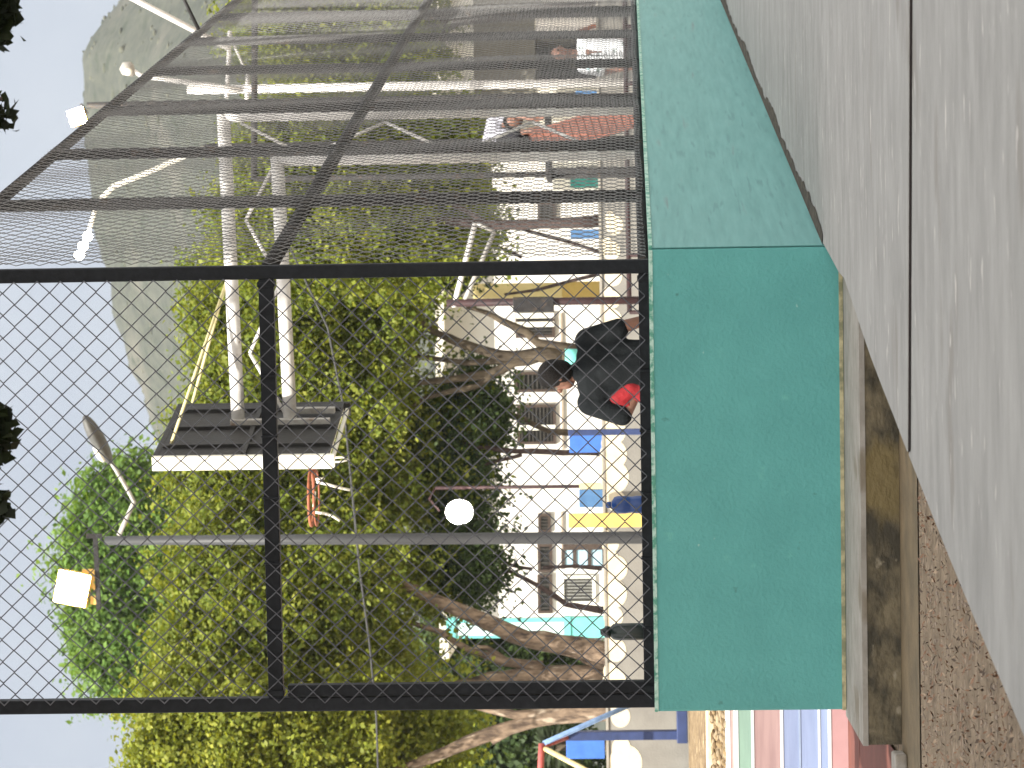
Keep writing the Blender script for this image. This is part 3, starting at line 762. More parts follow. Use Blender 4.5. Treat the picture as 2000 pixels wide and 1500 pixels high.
# shrubs all over the hillside
rr = random.Random(17); mb = MB()
def hill_z(x, y):
    i = min(max(int((x - xs[0]) / (xs[1] - xs[0])), 0), nx - 2); j = min(max(int((y - ys[0]) / (ys[1] - ys[0])), 0), ny - 2)
    return Z[j, i] - .5
for i in range(11000):
    y = rr.uniform(215, 436); x = rr.uniform(-.14, .14) * y
    s = rr.uniform(.12, .42) * (1 + .6 * (rr.random() < .12)); mb.ell((x, y, hill_z(x, y) + s * .1), (s * rr.uniform(.8, 1.5), s, s * rr.uniform(.5, .8)), rr.choice((0, 0, 1)), 6, 4)
tag(mb.build('shrubs', [pmat('dry_shrub', (.070, .075, .048), (.045, .05, .032), .8, .95), pmat('pale_shrub', (.11, .11, .075), (.075, .078, .052), .8, .95)]), kind='stuff', label='dry shrubs scattered over the hillside')

def slabbox(name, p0, p1, m, kind='structure', label=None, cat=None):
    mb = MB(); mb.box(p0, p1); return tag(mb.build(name, m), label, cat, kind=kind)
slabbox('schoolyard', (-30, 40.3, -.3), (30, 75, ZG), pmat('yard_concrete', (.36, .34, .30), (.27, .25, .22), 1.5, .9))
# terrace on the left : sloping bed of sandy soil
mb = MB()
mb.add([(-9, 16.62, E - .455), (-1.5, 16.62, E - .455), (-1.3, 21, E - .48), (-1.2, 39.7, E - .62), (-9, 39.7, E - .62), (-9, 21, E - .48)], [[0, 1, 2, 5], [5, 2, 3, 4]])
mb.add([(-1.5, 16.62, E - .455), (-1.3, 21, E - .48), (-1.2, 39.7, E - .62), (-1.2, 39.7, 0), (-1.3, 21, 0), (-1.5, 16.62, 0)], [[0, 5, 4, 1], [1, 4, 3, 2]])
tag(mb.build('terrace', SOIL), kind='structure')
rr = random.Random(9); mb = MB()
for i in range(420):
    y = rr.uniform(16.9, 21); x = -y * .0985 - rr.uniform(-.15, .75); s = rr.uniform(.008, .028)
    mb.ell((x, y, E - .462 - (y - 16.6) * .004 + s * .4), (s, s * rr.uniform(.6, 1), s * .6), rr.choice((0, 1)), 7, 5)
tag(mb.build('gravel', [SOIL, pmat('tan_stone', (.30, .235, .15), (.20, .15, .09), 12, .9)]), kind='stuff', label='stones and soil on the planting bed above the painted steps')
k0 = at(1385, 1390, 20.8)
mb = MB(); mb.box((-6, 20.7, E - .52), (k0.x + .12, 20.86, E - .47 + .035)); tag(mb.build('kerb', KERBP, org=(k0.x, 20.7, E - .5), bevel=.01), 'cream painted kerb edging the sandy bed above the striped steps', 'kerb')
# painted steps
ps = thing('painted_steps', (-2.4, 16, 0), 'low steps painted in pink, blue, rose and green stripes, left of the green wall', 'steps')
def stepz(ix, Y): return vz(ix, 1445, Y)
bands = [(1655, 1620, pmat('step_pink', (.40, .235, .235), (.34, .20, .20), 6, .8)), (1618, 1526, pmat('step_blue', (.215, .26, .39), (.18, .22, .34), 6, .8, stretch=(.4, 1, 6))),
         (1522, 1469, pmat('step_rose', (.285, .19, .18), (.225, .145, .14), 6, .8, stretch=(.4, 1, 6))), (1466, 1434, pmat('step_green', (.18, .265, .21), (.15, .22, .18), 6, .8, stretch=(.4, 1, 6))),
         (1431, 1420, pmat('step_pale_pink', (.42, .28, .25), (.37, .23, .21), 6, .8))]
EDGEW = pmat('step_edge_white', (.50, .50, .50), (.42, .42, .42), 9, .8)
y = 16.0; z0 = 0
for i, (a, b, m) in enumerate(bands):
    z1 = stepz(b, y) if i < 4 else E - .455
    mb = MB(); mb.box((-6, y, 0), (-1.05 - i * .02, y + .55, z1 - .010)); s = mb.build('step', m, ps)
    mb = MB(); mb.box((-6, y - .003, z1 - .010), (-1.05 - i * .02, y + .55, z1)); mb.build('edge_line', EDGEW, s)
    if i == 1:
        for v, hh, mm in ((1600, .006, EDGEW), (1562, .005, pmat('step_blue_line', (.24, .29, .39), (.2, .25, .34), 6, .8))):
            zz = stepz(v, y); mb = MB(); mb.box((-6, y - .003, zz - hh), (-1.05, y + .01, zz + hh)); mb.build('stripe', mm, s)
    if i == 3:
        zz = stepz(1440, y); mb = MB(); mb.box((-6, y - .003, zz - .006), (-1.05, y + .01, zz + .006)); mb.build('stripe', EDGEW, s)
    y += .13
slabbox('court_apron', (-6, 15.2, -.004), (-1.35, 15.995, .006), COURT)

# ------------------------------------------------------------------ grey mural wall
YW = 40.0
def wq(ix, iy, Y): p = at(ix, iy, Y); return V((p.x, Y, p.z))
zmt, xm0, xm1 = vz(1178, 700, YW), at(1178, 1640, YW).x, at(1178, -120, YW).x
mb = MB(); mb.box((xm0, YW, -.02), (xm1, YW + .22, zmt), 0)
mb.box((xm0, YW - .02, zmt), (xm1, YW + .24, zmt + .03), 2)
rr = random.Random(4)
def disc(c, rx, rz, m=1, n=22):
    mb.add([c + V((rx * math.cos(2 * math.pi * k / n), 0, rz * math.sin(2 * math.pi * k / n))) for k in range(n)][::-1], [list(range(n))], m)
for k, (iy, v, r) in enumerate(((585, 1196, 17), (626, 1194, 22), (668, 1200, 16), (758, 1202, 16), (800, 1198, 20), (842, 1200, 24), (888, 1198, 28), (932, 1200, 30), (978, 1203, 20), (1062, 1192, 18), (1110, 1203, 24), (1160, 1200, 26), (1205, 1198, 20), (1270, 1202, 22), (1330, 1200, 24), (540, 1198, 18), (490, 1194, 18), (440, 1200, 18), (1490, 1222, 34), (1400, 1212, 20))):
    c = wq(v, iy, YW - .004 - .0006 * (k % 3)); s = px(YW) * r
    disc(c, s * 1.05, s * .95); disc(c + V((s * .8, -.0021, .05)), s * .7, s * .55)
tag(mb.build('mural_wall', [MURAL, CLOUD, pmat('mural_coping', (.30, .28, .24), (.25, .23, .19), 5, .9)], org=(0, YW, 0)), 'long low grey wall painted with cream cloud shapes, behind the court', 'wall')

def upright(name, ix0, ix1, iy, w, Y, m, label, cat='post', foot=True, group=None):
    """square post, w px wide, from measured top down to the ground"""
    p = at(ix0, iy, Y); h = w * px(Y) / 2
    mb = MB(); mb.box((p.x - h, Y - h, (0 if Y < 40 else ZG) if foot else vz(ix1, iy, Y)), (p.x + h, Y + h, p.z))
    return tag(mb.build(name, m, org=(p.x, Y, 0), bevel=.008), label, cat, group)
def panel(name, ix0, ix1, iy0, iy1, Y, th, m, label, cat, frame=None):
    a = at((ix0 + ix1) / 2, iy1, Y); b = at((ix0 + ix1) / 2, iy0, Y); z1 = vz(ix0, (iy0 + iy1) / 2, Y); z0 = vz(ix1, (iy0 + iy1) / 2, Y)
    mb = MB(); mb.box((a.x, Y, z0), (b.x, Y + th, z1)); o = mb.build(name, m, org=((a.x + b.x) / 2, Y, z0), bevel=.006)
    return tag(o, label, cat)
zt_ = lambda iy: vz(1176, iy, YW - .2)
# blue uprights with their square panels on the low wall
def blue_post(iyp, w, v0, v1, label, base=None):
    p = at(v0, iyp, 38.6); r = thing('blue_post', (p.x, 38.6, 0), label, 'post')
    mb = MB(); h = w * px(38.6) / 2; mb.box((p.x - h, 38.5, vz(v1, iyp, 38.6)), (p.x + h, 38.7, p.z)); mb.build('shaft', NAVY, r, bevel=.008)
    if base:
        a, b = at(1332, base[1], 38.4), at(1332, base[0], 38.4); mb = MB(); mb.box((a.x, 38.38, vz(1343, 1420, 38.4)), (b.x, 38.72, vz(1322, 1420, 38.4))); mb.build('base', NAVY, r, bevel=.01)
blue_post(845, 12, 1110, 1400, 'navy post standing beside the bright blue square panel, right of centre')
blue_post(1437, 17, 1104, 1342, 'navy post on a navy base, left of the fence by the swing frame', (1388, 1452))
panel('blue_block', 1112, 1177, 839, 884, 40.05, .16, BLUE, 'bright blue square panel on the low wall, right of the centre stem', 'panel')
panel('blue_block', 1106, 1181, 1440, 1482, 40.05, .16, BLUE, 'bright blue square panel on the low wall at the far left, by the swing frame', 'panel')
panel('blue_block', 1131, 1178, 956, 991, 40.05, .16, STEEL, 'steel blue square panel above the blue bottle', 'panel')
panel('blue_block', 1124, 1170, 177, 191, 40.05, .16, STEEL, 'narrow steel blue panel seen through the side fence by the white pole', 'panel')
panel('blue_block', 1114, 1172, 448, 466, 40.05, .16, STEEL, 'narrow steel blue panel seen just right of the corner post', 'panel')
panel('yellow_block', 1132, 1178, 944, 955, 40.05, .16, PALEY, 'narrow pale yellow panel beside the steel blue square above the bottle', 'panel')
panel('yellow_block', 1110, 1290, 1002, 1030, 39.6, .05, YELLOW, 'tall yellow panel leaning at the low wall right of the blue bottle', 'panel')

# ------------------------------------------------------------------ white school building
YB = 52.0
xl_, xr_ = at(1000, 1243, YB).x, at(1000, -260, YB).x
ztop = vz(872, 700, YB)
sch = thing('school_building', ((xl_ + xr_) / 2, YB, ZG), 'long white sunlit school building with dark barred windows behind the trees', 'building')
mb = MB(); mb.box((xl_, YB, ZG), (xr_, YB + 9, ztop)); mb.build('wall', WALLW, sch)
mb = MB(); mb.box((xl_ - .3, YB - .55, ztop), (xr_, YB + 9.3, ztop + .14)); mb.build('roof', WALLS, sch)
def rect(ix0, ix1, iy0, iy1, Y):
    c = (iy0 + iy1) / 2
    return at((ix0 + ix1) / 2, iy1, Y).x, at((ix0 + ix1) / 2, iy0, Y).x, vz(ix1, c, Y), vz(ix0, c, Y)
def window(parent, ix0, ix1, iy0, iy1, Y, bars='v', nb=7, white=None, fm=FRAMED, gm=GLASS):
    x0, x1, z0, z1 = rect(ix0, ix1, iy0, iy1, Y)
    f = .045
    mb = MB()
    mb.box((x0, Y - .05, z0), (x0 + f, Y + .02, z1)); mb.box((x1 - f, Y - .05, z0), (x1, Y + .02, z1))
    mb.box((x0 + f, Y - .048, z0), (x1 - f, Y + .02, z0 + f)); mb.box((x0 + f, Y - .048, z1 - f), (x1 - f, Y + .02, z1))
    fr = mb.build('window', fm, parent)
    mb = MB(); mb.box((x0 + f, Y - .012, z0 + f), (x1 - f, Y - .004, z1 - f)); mb.build('pane', gm, fr)
    mb = MB()
    for i in range(nb):
        if bars == 'v':
            x = x0 + f + (x1 - x0 - 2 * f) * (i + .5) / nb; mb.box((x - .011, Y - .036, z0 + f), (x + .011, Y - .02, z1 - f))
        else:
            z = z0 + f + (z1 - z0 - 2 * f) * (i + .5) / nb; mb.box((x0 + f, Y - .036, z - .011), (x1 - f, Y - .02, z + .011))
    if nb: mb.build('bars', GREYBAR, fr)
    if white:
        mb = MB()
        for u in white:
            x = x0 + (x1 - x0) * u; mb.box((x - .04, Y - .06, z0 + .01), (x + .04, Y - .037, z1 - .01))
        mb.build('mullion', CREAM, fr)
    return fr
window(sch, 1007, 1084, 612, 660, YB, 'v', 6, (.55, .9))
window(sch, 1005, 1085, 726, 766, YB, 'h', 8)
window(sch, 1010, 1086, 790, 868, YB, 'h', 9, (.42,))
window(sch, 1051, 1076, 1003, 1040, YB, 'v', 4)
window(sch, 1050, 1079, 1062, 1118, YB, 'v', 5)
window(sch, 1050, 1079, 1122, 1198, YB, 'v', 7)
window(sch, 884, 910, 890, 918, YB, 'v', 3)
window(sch, 1050, 1086, 396, 432, YB, 'h', 5)
fr = window(sch, 1096, 1163, 1124, 1180, YB, 'v', 7, None, CREAM, SHUT)
x0, x1, z0, z1 = rect(1100, 1180, 1074, 1108, YB)
mb = MB(); mb.box((x0, YB - .03, z0), (x1, YB - .004, z1)); dr = mb.build('door', pmat('pale_blue_door', (.42, .58, .66), (.30, .50, .60), 4, .6), sch)
mb = MB()
for z in (z0, z0 + (z1 - z0) * .36, z0 + (z1 - z0) * .72, z1): mb.box((x0 - .02, YB - .05, z - .03), (x1 + .02, YB - .031, z + .03))
mb.box((x1, YB - .052, z0 - .02), (x1 + .09, YB - .028, z1)); mb.build('frame', FRAMED, dr)
mb = MB()
for a, b in ((878, 612), (1082, 1000)):
    x0, x1, z0, z1 = rect(1096, 1100, b, a, YB); mb.box((x0, YB - .04, z0), (x1, YB + .01, z1))
mb.build('sill_line', pmat('sill_brown', (.40, .33, .26), (.33, .27, .2), 5, .8), sch)
x0, x1, z0, z1 = rect(880, 960, 920, 931, YB); mb = MB(); mb.tube([((x0 + x1) / 2, YB - .05, z0), ((x0 + x1) / 2, YB - .05, z1)], .035, 8); mb.build('drainpipe', MAROON, sch)
# coloured pilasters
def pilaster(ixt, ixm, iy0, iy1, Y, mt, mlow, label, trim=None):
    x0, x1, z0, z1 = rect(ixt, ixm, iy0, iy1, Y)
    r = thing('column', ((x0 + x1) / 2, Y, ZG), label, 'column')
    mb = MB(); mb.box((x0, Y, z0), (x1, Y + .25, z1)); mb.build('shaft', mt, r, bevel=.01)
    mb = MB(); mb.box((x0 - .01, Y - .01, ZG), (x1 + .01, Y + .26, z0)); mb.build('plinth', mlow, r, bevel=.01)
    if trim:
        mb = MB()
        mb.box((x0, Y - .008, z0), (x0 + .035, Y - .001, z1)); mb.box((x1 - .06, Y - .008, z0), (x1, Y - .001, z1)); mb.box((x0 - .015, Y - .03, z1 - .12), (x1 + .015, Y + .27, z1 + .02)); mb.box((x0 - .015, Y - .03, z0 - .02), (x1 + .015, Y + .27, z0 + .08))
        mb.build('trim', trim, r)
pilaster(924, 1098, 553, 582, 49.5, PALEY, YELLOW, 'yellow painted column behind the corner post, paler above its bright plinth')
pilaster(874, 1112, 1208, 1246, 49.5, PALET, TURQ, 'turquoise column at the left end of the white building', TURQ)

# right hand porch
YP = 48.0
x0, x1 = at(985, 215, YP).x, at(985, -160, YP).x
por = thing('porch', ((x0 + x1) / 2, YP, ZG), 'olive grey rendered porch with a dark open doorway, seen through the side fence', 'porch')
zf0, zf1 = vz(1044, 100, YP), vz(925, 100, YP)
mb = MB(); mb.box((x0, YP, zf0), (x1, YB - .01, zf1)); mb.build('lintel', OLIVE, por)
xa, xb = at(1100, 160, YP).x, at(1100, 66, YP).x
mb = MB(); mb.box((x0, YP + .02, ZG), (xa, YB - .02, zf0)); mb.box((xb, YP + .02, ZG), (xb + .22, YB - .02, zf0)); mb.build('wall', WALLS, por)
mb = MB(); mb.box((xa, YP + 2.4, ZG), (xb, YP + 2.5, zf0)); mb.build('door', pmat('dark_door', (.022, .024, .022), (.014, .015, .014), 5, .6), por)
pst = panel('poster', 1046, 1228, 29, 64, 46.5, .04, pmat('white_poster', (.78, .74, .68), (.68, .62, .55), 3, .7), 'tall white poster board with an orange slash, seen through the side fence', 'poster')
mb = MB(); mb.bar(at(1130, 62, 46.48), at(1200, 36, 46.48), .055, .006, up=(0, 1, 0)); mb.build('slash', ORANGE, pst, bevel=0)
mb = MB(); mb.bar(at(1046, 63, 46.49), at(1100, 63, 46.49), .08, .006, up=(0, 1, 0))
pst = panel('poster', 1080, 1216, 316, 370, 46.5, .04, CREAM, 'cream poster with a teal picture, seen through the side fence', 'poster')
x0, x1, z0, z1 = rect(1114, 1206, 330, 366, 46.5); mb = MB(); mb.box((x0, 46.488, z0), (x1, 46.498, z1)); mb.build('picture', GREENW, pst)
mb = MB()
for k, (a, b) in enumerate(((1125, 1144), (1150, 1166), (1170, 1184), (1188, 1202))):
    z0, z1 = vz(b, 325, 46.5), vz(a, 325, 46.5); x = at(1150, 326 - k, 46.5).x; mb.box((x - .008, 46.49, z0), (x + .008, 46.498, z1))
mb.build('text_line', FRAMED, pst)
# maroon rail in front
YRL = 38.0
xa, xb = at(1227, 610, YRL).x, at(1227, -60, YRL).x; zr = vz(1227, 450, YRL)
rail = thing('guard_rail', (xa, YRL, 0), 'thin maroon pipe rail along the low wall, seen through the fences', 'railing')
mb = MB(); mb.tube([(xa, YRL, zr), (xb, YRL, zr)], .028, 8); mb.build('rail', MAROON, rail)
for k in range(7):
    x = xa + (xb - xa) * k / 6; mb = MB(); mb.tube([(x, YRL, 0), (x, YRL, zr)], .024, 8); mb.build('post', MAROON, rail)

# ------------------------------------------------------------------ poles and lamps
YL = 37.0
pt = at(196, 1052, YL); pbm = at(1255, 1050, YL)
lp = thing('lamp_post', (pbm.x, YL, 0), 'tall grey steel lamp post carrying a lit floodlight and a street lamp arm', 'lamp post')
mb = MB(); mb.tube([(pbm.x, YL, 0), pbm, at(700, 1053, YL), at(205, 1056, YL)], [.072, .070, .062, .050], 14); mb.build('pole', pmat('galvanised_post', (.050, .052, .053), (.03, .03, .031), 3, .5, stretch=(1, 1, .15)), lp)
mb = MB(); mb.tube([at(232, 1046, YL), at(262, 980, YL), at(240, 940, YL), at(216, 902, YL - .1)], [.028, .026, .024, .022], 8); mb.build('arm', GREYP, lp)
a, b = at(217, 905, YL - .1), at(164, 812, YL - .5)
ax = (b - a).normalized(); hl = (b - a).length / 2; c = (a + b) / 2
sdv = ax.cross(V((0, 1, 0))).normalized(); dpt = ax.cross(sdv).normalized()
rot = Matrix((ax, sdv, dpt)).transposed()
mb = MB(); mb.ell(c, (hl, .085, .14), 0, 20, 10, rot); hd = mb.build('lamp_head', pmat('grey_lamp_housing', (.095, .093, .083), (.06, .06, .055), 10, .5), lp)
low = sdv if sdv.x < 0 else -sdv
mb = MB(); mb.ell(c - ax * hl * .45 + low * .045 - V((0, .05, 0)), (hl * .38, .05, .10), 0, 14, 8, rot); mb.build('lens', CREAM, hd)
mb = MB(); mb.bar(at(186, 1046, YL), at(193, 1190, YL), .05, .05); mb.box(at(168, 1052, YL - .03), at(200, 1042, YL + .03)); mb.build('crossarm', OLDSTEEL, lp)
fl_ = at(172, 1140, YL)
hs = at(140, 1150, YL - .12)
tilt = Matrix.Rotation(math.radians(12), 3, 'Y')
mb = MB(); mb.obox(hs + V((0, .10, 0)), tilt @ V((.19, 0, 0)), V((0, .07, 0)), tilt @ V((0, 0, .19))); fh = mb.build('floodlight', YHOUS, lp, bevel=.012)
mb = MB(); mb.obox(hs + V((0, .025, 0)), tilt @ V((.175, 0, 0)), V((0, .006, 0)), tilt @ V((0, 0, .175))); mb.build('lit_glass', LAMPHOT, fh)
mb = MB(); mb.box(at(160, 1112, YL - .02), at(188, 1124, YL + .02)); mb.box(at(176, 1164, YL - .02), at(192, 1180, YL + .02)); mb.bar(at(162, 1124, YL), at(188, 1150, YL), .05); mb.bar(at(188, 1124, YL), at(165, 1156, YL), .04); mb.build('bracket', YHOUS, fh)

# floodlight among the branches, on a thin maroon pole
YF = 43.5
p0, p1 = at(1130, 950, YF), at(850, 953, YF)
r = thing('lamp_post', (p0.x, YF, ZG), 'thin maroon pole with a round lit lamp among the branches above the blue bottle', 'lamp post')
mb = MB(); mb.tube([(p0.x, YF, ZG), p0, p1], .024, 8); mb.build('pole', MAROON, r)
mb = MB(); mb.tube([p1, at(838, 975, YF), at(858, 998, YF - .1)], .014, 8); mb.build('arm', MAROON, r)
c = at(897, 1000, YF - .25)
mb = MB(); mb.ell(c + V((0, .08, 0)), (.17, .10, .19), 0, 18, 10); lh = mb.build('lamp_head', GREYP, r)
mb = MB(); mb.ell(c, (.155, .10, .175), 0, 20, 10); mb.build('lit_glass', LAMPHOT, lh)

# lamp with three bulbs on a curved arm behind the side fence
YC = 36.0
r = thing('street_lamp', (at(900, 291, YC).x, YC, 0), 'pale curved lamp arm with three lit bulbs, behind the side fence', 'street lamp')
q0 = at(400, 289, YC)
mb = MB(); mb.tube([(q0.x, YC, 0), q0], [.06, .045], 10); mb.build('pole', OLDSTEEL, r)
mb = MB(); mb.tube([q0, at(372, 300, YC), at(300, 332, YC), at(222, 364, YC), at(198, 388, YC), at(186, 408, YC), at(180, 430, YC), at(174, 450, YC), at(163, 490, YC), at(158, 500, YC)], [.03] * 5 + [.024] * 5, 8); mb.build('arm', CREAM, r)
for a in ((171, 462), (162, 481), (155, 498)):
    mb = MB(); mb.ell(at(*a, YC - .05), (.05, .05, .055), 0, 12, 8); mb.build('bulb', LAMPON, r)
# floodlight on the far pole, seen over the side fence rail
YD = 41.0
q0 = at(170, 206, YD)
r = thing('lamp_post', (q0.x, YD, ZG), 'dark pole with a small lit floodlight just above the sloping fence rail', 'lamp post')
mb = MB(); mb.tube([(q0.x, YD, ZG), q0], [.06, .04], 8); mb.build('pole', OLDSTEEL, r)
c = at(150, 228, YD - .1)
mb = MB(); mb.obox(c + V((0, .09, 0)), (.10, 0, .03), (0, .06, 0), (-.03, 0, .10)); lh = mb.build('floodlight', YHOUS, r, bevel=.01)
mb = MB(); mb.obox(c, (.095, 0, .028), (0, .01, 0), (-.028, 0, .095)); mb.build('lit_glass', LAMPHOT, lh)
mb = MB(); mb.bar(at(158, 203, YD), at(172, 222, YD), .03); mb.build('bracket', OLDSTEEL, r)

# far white hoop post with arms
YE = 39.0
q0 = at(366, 176, YE)
r = thing('goal_post', (q0.x, YE, 0), 'tall white pole with white cross arms at the far end of the court', 'goal post')
mb = MB(); mb.tube([(q0.x, YE, 0), q0], [.052, .052], 12); mb.build('pole', WHITEP, r)
for a, b, rr_ in (((443, 192), (449, 60), .026), ((482, 194), (484, 146), .026), ((449, 72), (486, 150), .014)):
    mb = MB(); mb.tube([at(*a, YE), at(*b, YE)], rr_, 8); mb.build('arm', WHITEP, r)
YG = 38.95
q0 = at(470, 176, YG)
r = thing('street_lamp', q0, 'slim white lamp arm with a pale lamp head, fixed to the tall white pole', 'street lamp')
mb = MB(); mb.tube([q0, at(430, 170, YG), at(275, 148, YG), at(262, 138, YG)], [.034, .034, .028, .022], 8); mb.build('pole', WHITEP, r)
mb = MB(); mb.tube([at(262, 146, YG), at(250, 136, YG), at(244, 128, YG), at(240, 122, YG)], [.03, .09, .08, .01], 10); mb.build('lamp_head', GREYP, r)
mb = MB(); mb.ell(at(250, 140, YG - .09), (.045, .03, .05), 0, 10, 8); mb.build('lens', CREAM, r)
YI = 38.93
q0, q1 = at(446, 94, YI), at(250, -8, YI)
r = thing('goal_stay', q0, 'slanting white pipe rising to the right over the side fence', 'pipe')
mb = MB(); mb.tube([q0, q1, at(200, -40, YI)], [.036, .034, .034], 8); mb.build('pipe', WHITEP, r)
mb = MB(); mb.tube([at(388, 58, 22.85), at(358, -4, 22.85), at(330, -60, 22.85)], .013, 8); tag(mb.build('stay_cable', OLDSTEEL, org=at(388, 58, 22.85)), 'dark cable rising from the top rail of the side fence', 'cable')
# far fence of the court
YJ = 35.0
a, b = at(496, 352, YJ), at(498, -60, YJ)
r = thing('far_fence', (a.x, YJ, 0), 'dark pipe frame of the fence at the far end of the court', 'fence')
mb = MB(); mb.tube([a, b], .034, 10); mb.build('rail', OLDSTEEL, r)
for iy in (350, 200, 40): mb = MB(); q = at(497, iy, YJ); mb.tube([(q.x, YJ, 0), q], .03, 8); mb.build('post', OLDSTEEL, r)

# second post with a box and two pale arms behind the corner post
YK = 36.0
q0 = at(872, 592, YK)
r = thing('hoop_post', (q0.x, YK, 0), 'dark maroon pole with a grey box and two pale arms, left of the corner post', 'pole')
mb = MB(); mb.tube([(q0.x, YK, 0), q0], .042, 10); mb.build('pole', MAROON, r)
mb = MB(); mb.box(at(1002, 610, YK - .09), at(1082, 580, YK + .08)); mb.build('box', OLDSTEEL, r, bevel=.01)
for a, b, rd, m in (((886, 600), (928, 436), .028, WHITEP), ((905, 592), (966, 452), .024, GREYP), ((882, 598), (908, 588), .022, GREYP), ((928, 436), (966, 452), .02, GREYP)):
    mb = MB(); mb.tube([at(*a, YK), at(*b, YK)], rd, 8); mb.build('arm', m, r)

# slide on a small platform, seen through the side fence
YS = 33.0
t0, t1 = at(1034, 284, YS + 1.2), at(1236, 222, YS - .6)
sl = thing('slide', (t1.x, YS, 0), 'terracotta coloured sloping slide on a dark platform, seen through the side fence', 'slide')
d = (t1 - t0).normalized(); wv = V((1, .0, .28)).normalized(); nv = d.cross(wv).normalized()
mb = MB(); mb.obox((t0 + t1) / 2, (t1 - t0) / 2, wv * .12, nv * .012)
for k in range(15):
    mb.obox(t0.lerp(t1, (k + .5) / 15) - nv * .016, d * .012, wv * .118, nv * .006); mb.obox(t0.lerp(t1, (k + .5) / 15) + nv * .016, d * .012, wv * .118, nv * .006)
mb.build('chute', TERRA, sl)
for s_ in (-1, 1):
    mb = MB(); mb.obox((t0 + t1) / 2 + wv * .125 * s_, (t1 - t0) / 2, wv * .012, nv * .05); mb.build('side_rail', TERRA, sl)
dk = at(1066, 270, YS + 1.3)
mb = MB(); mb.box((dk.x - .42, YS + .9, dk.z - .05), (dk.x + .36, YS + 1.9, dk.z)); mb.build('deck', OLDSTEEL, sl)
for sx in (-.36, .3):
    for sy in (.95, 1.8):
        mb = MB(); mb.tube([(dk.x + sx, YS + sy, 0), (dk.x + sx, YS + sy, dk.z - .05)], .03, 8); mb.build('leg', OLDSTEEL, sl)
mb = MB(); mb.tube([(t1.x, t1.y, 0), t1], .03, 8); mb.build('leg', OLDSTEEL, sl)

# swing frame at the far left
YM = 37.6
sw = thing('swing_frame', (at(1180, 1440, YM).x, YM, E - .61), 'swing frame of red beam with light blue and yellow slanting legs, at the far left', 'swing frame')
gz_ = E - .61
mb = MB(); mb.tube([at(1058, 1452, YM), at(1056, 1500, YM), at(1050, 1640, YM)], .036, 10); mb.build('beam', RED, sw)
def leg(p, q, m, rad=.03):
    q = p + (q - p) * ((p.z - gz_) / (p.z - q.z)); mb = MB(); mb.tube([p, q], rad, 8); return mb.build('leg', m, sw)
leg(at(1062, 1452, YM), at(1172, 1403, YM + .5), LBLUE)
mb = MB(); mb.tube([at(1064, 1456, YM), at(1107, 1441, 38.5)], .028, 8); mb.build('brace', RED, sw)
leg(at(1064, 1462, YM), at(1136, 1500, YM - .5), pmat('cream_yellow_pipe', (.75, .62, .30), (.64, .5, .22), 12, .6))
# dark shape of foliage beside the big post : rock like stump
# overhead cable
mb = MB(); mb.tube([at(a, b, y) for a, b, y in ((560, 470, 42.5), (640, 640, 42.5), (672, 800, 42.5), (690, 985, 42.5), (702, 1110, 42.5), (722, 1260, 42.5), (735, 1400, 42.5), (742, 1620, 42.5))], .013, 6)
tag(mb.build('overhead_cable', pmat('grey_cable', (.055, .055, .055), (.04, .04, .04), 10, .6), org=at(690, 985, 42.5)), 'thin grey overhead cable sagging across the leafy crowns', 'cable')

# ------------------------------------------------------------------ people
def caps_obj(name, items, mat, parent, voxel=.012, smooth=6):
    """one continuous skin over tapered capsules (p, q, r0, r1) and ellipsoids (c, (rx, ry, rz))"""
    mb = MB()
    for it in items:
        if len(it) == 2:
            mb.ell(it[0], it[1], 0, 16, 10)
        else:
            p, q, r0, r1 = V(it[0]), V(it[1]), it[2], it[3]
            d = (q - p).normalized(); P, R = [], []
            for k in range(1, 6):
                t = math.pi / 2 * (1 - k / 5); P.append(p - d * r0 * math.sin(t)); R.append(max(r0 * math.cos(t), .0006))
            for k in range(0, 6):
                t = math.pi / 2 * k / 5; P.append(q + d * r1 * math.sin(t)); R.append(max(r1 * math.cos(t), .0006))
            mb.tube(P, R, 12, 0)
    o = mb.build(name, mat, parent)
    m = o.modifiers.new('skin', 'REMESH'); m.mode = 'VOXEL'; m.voxel_size = voxel; m.use_smooth_shade = True
    s = o.modifiers.new('soft', 'SMOOTH'); s.factor = .5; s.iterations = smooth
    return o

def hand(o, w, d, side, thick=.011, curl=.35, ln=.075):
    """palm at wrist w pointing d; side = thumb direction; five fingers"""
    w, d, sd_ = V(w), V(d).normalized(), V(side).normalized(); n = d.cross(sd_).normalized(); it = []
    it += [(w, w + d * .03, .024, .027)]
    for k in (-1.2, -.4, .4, 1.2):
        it.append((w + d * .02 + sd_ * k * .012, w + d * .085 + sd_ * k * .019, .017, .0125))
    for k, l in ((-1.5, .8), (-.5, .95), (.5, 1.0), (1.5, .9)):
        b = w + d * .085 + sd_ * k * .0165; m = b + d * .036 * l + n * .006; e = m + (d + n * curl * 1.6).normalized() * .034 * l
        it += [(b, m, .0092, .0086), (m, e, .0086, .0072)]
    tb = w + d * .03 + sd_ * .026; tm = tb + (d * .6 + sd_ * .8).normalized() * .036; it += [(tb, tm, .0115, .0098), (tm, tm + (d + sd_ * .15).normalized() * .028, .0096, .008)]
    return it

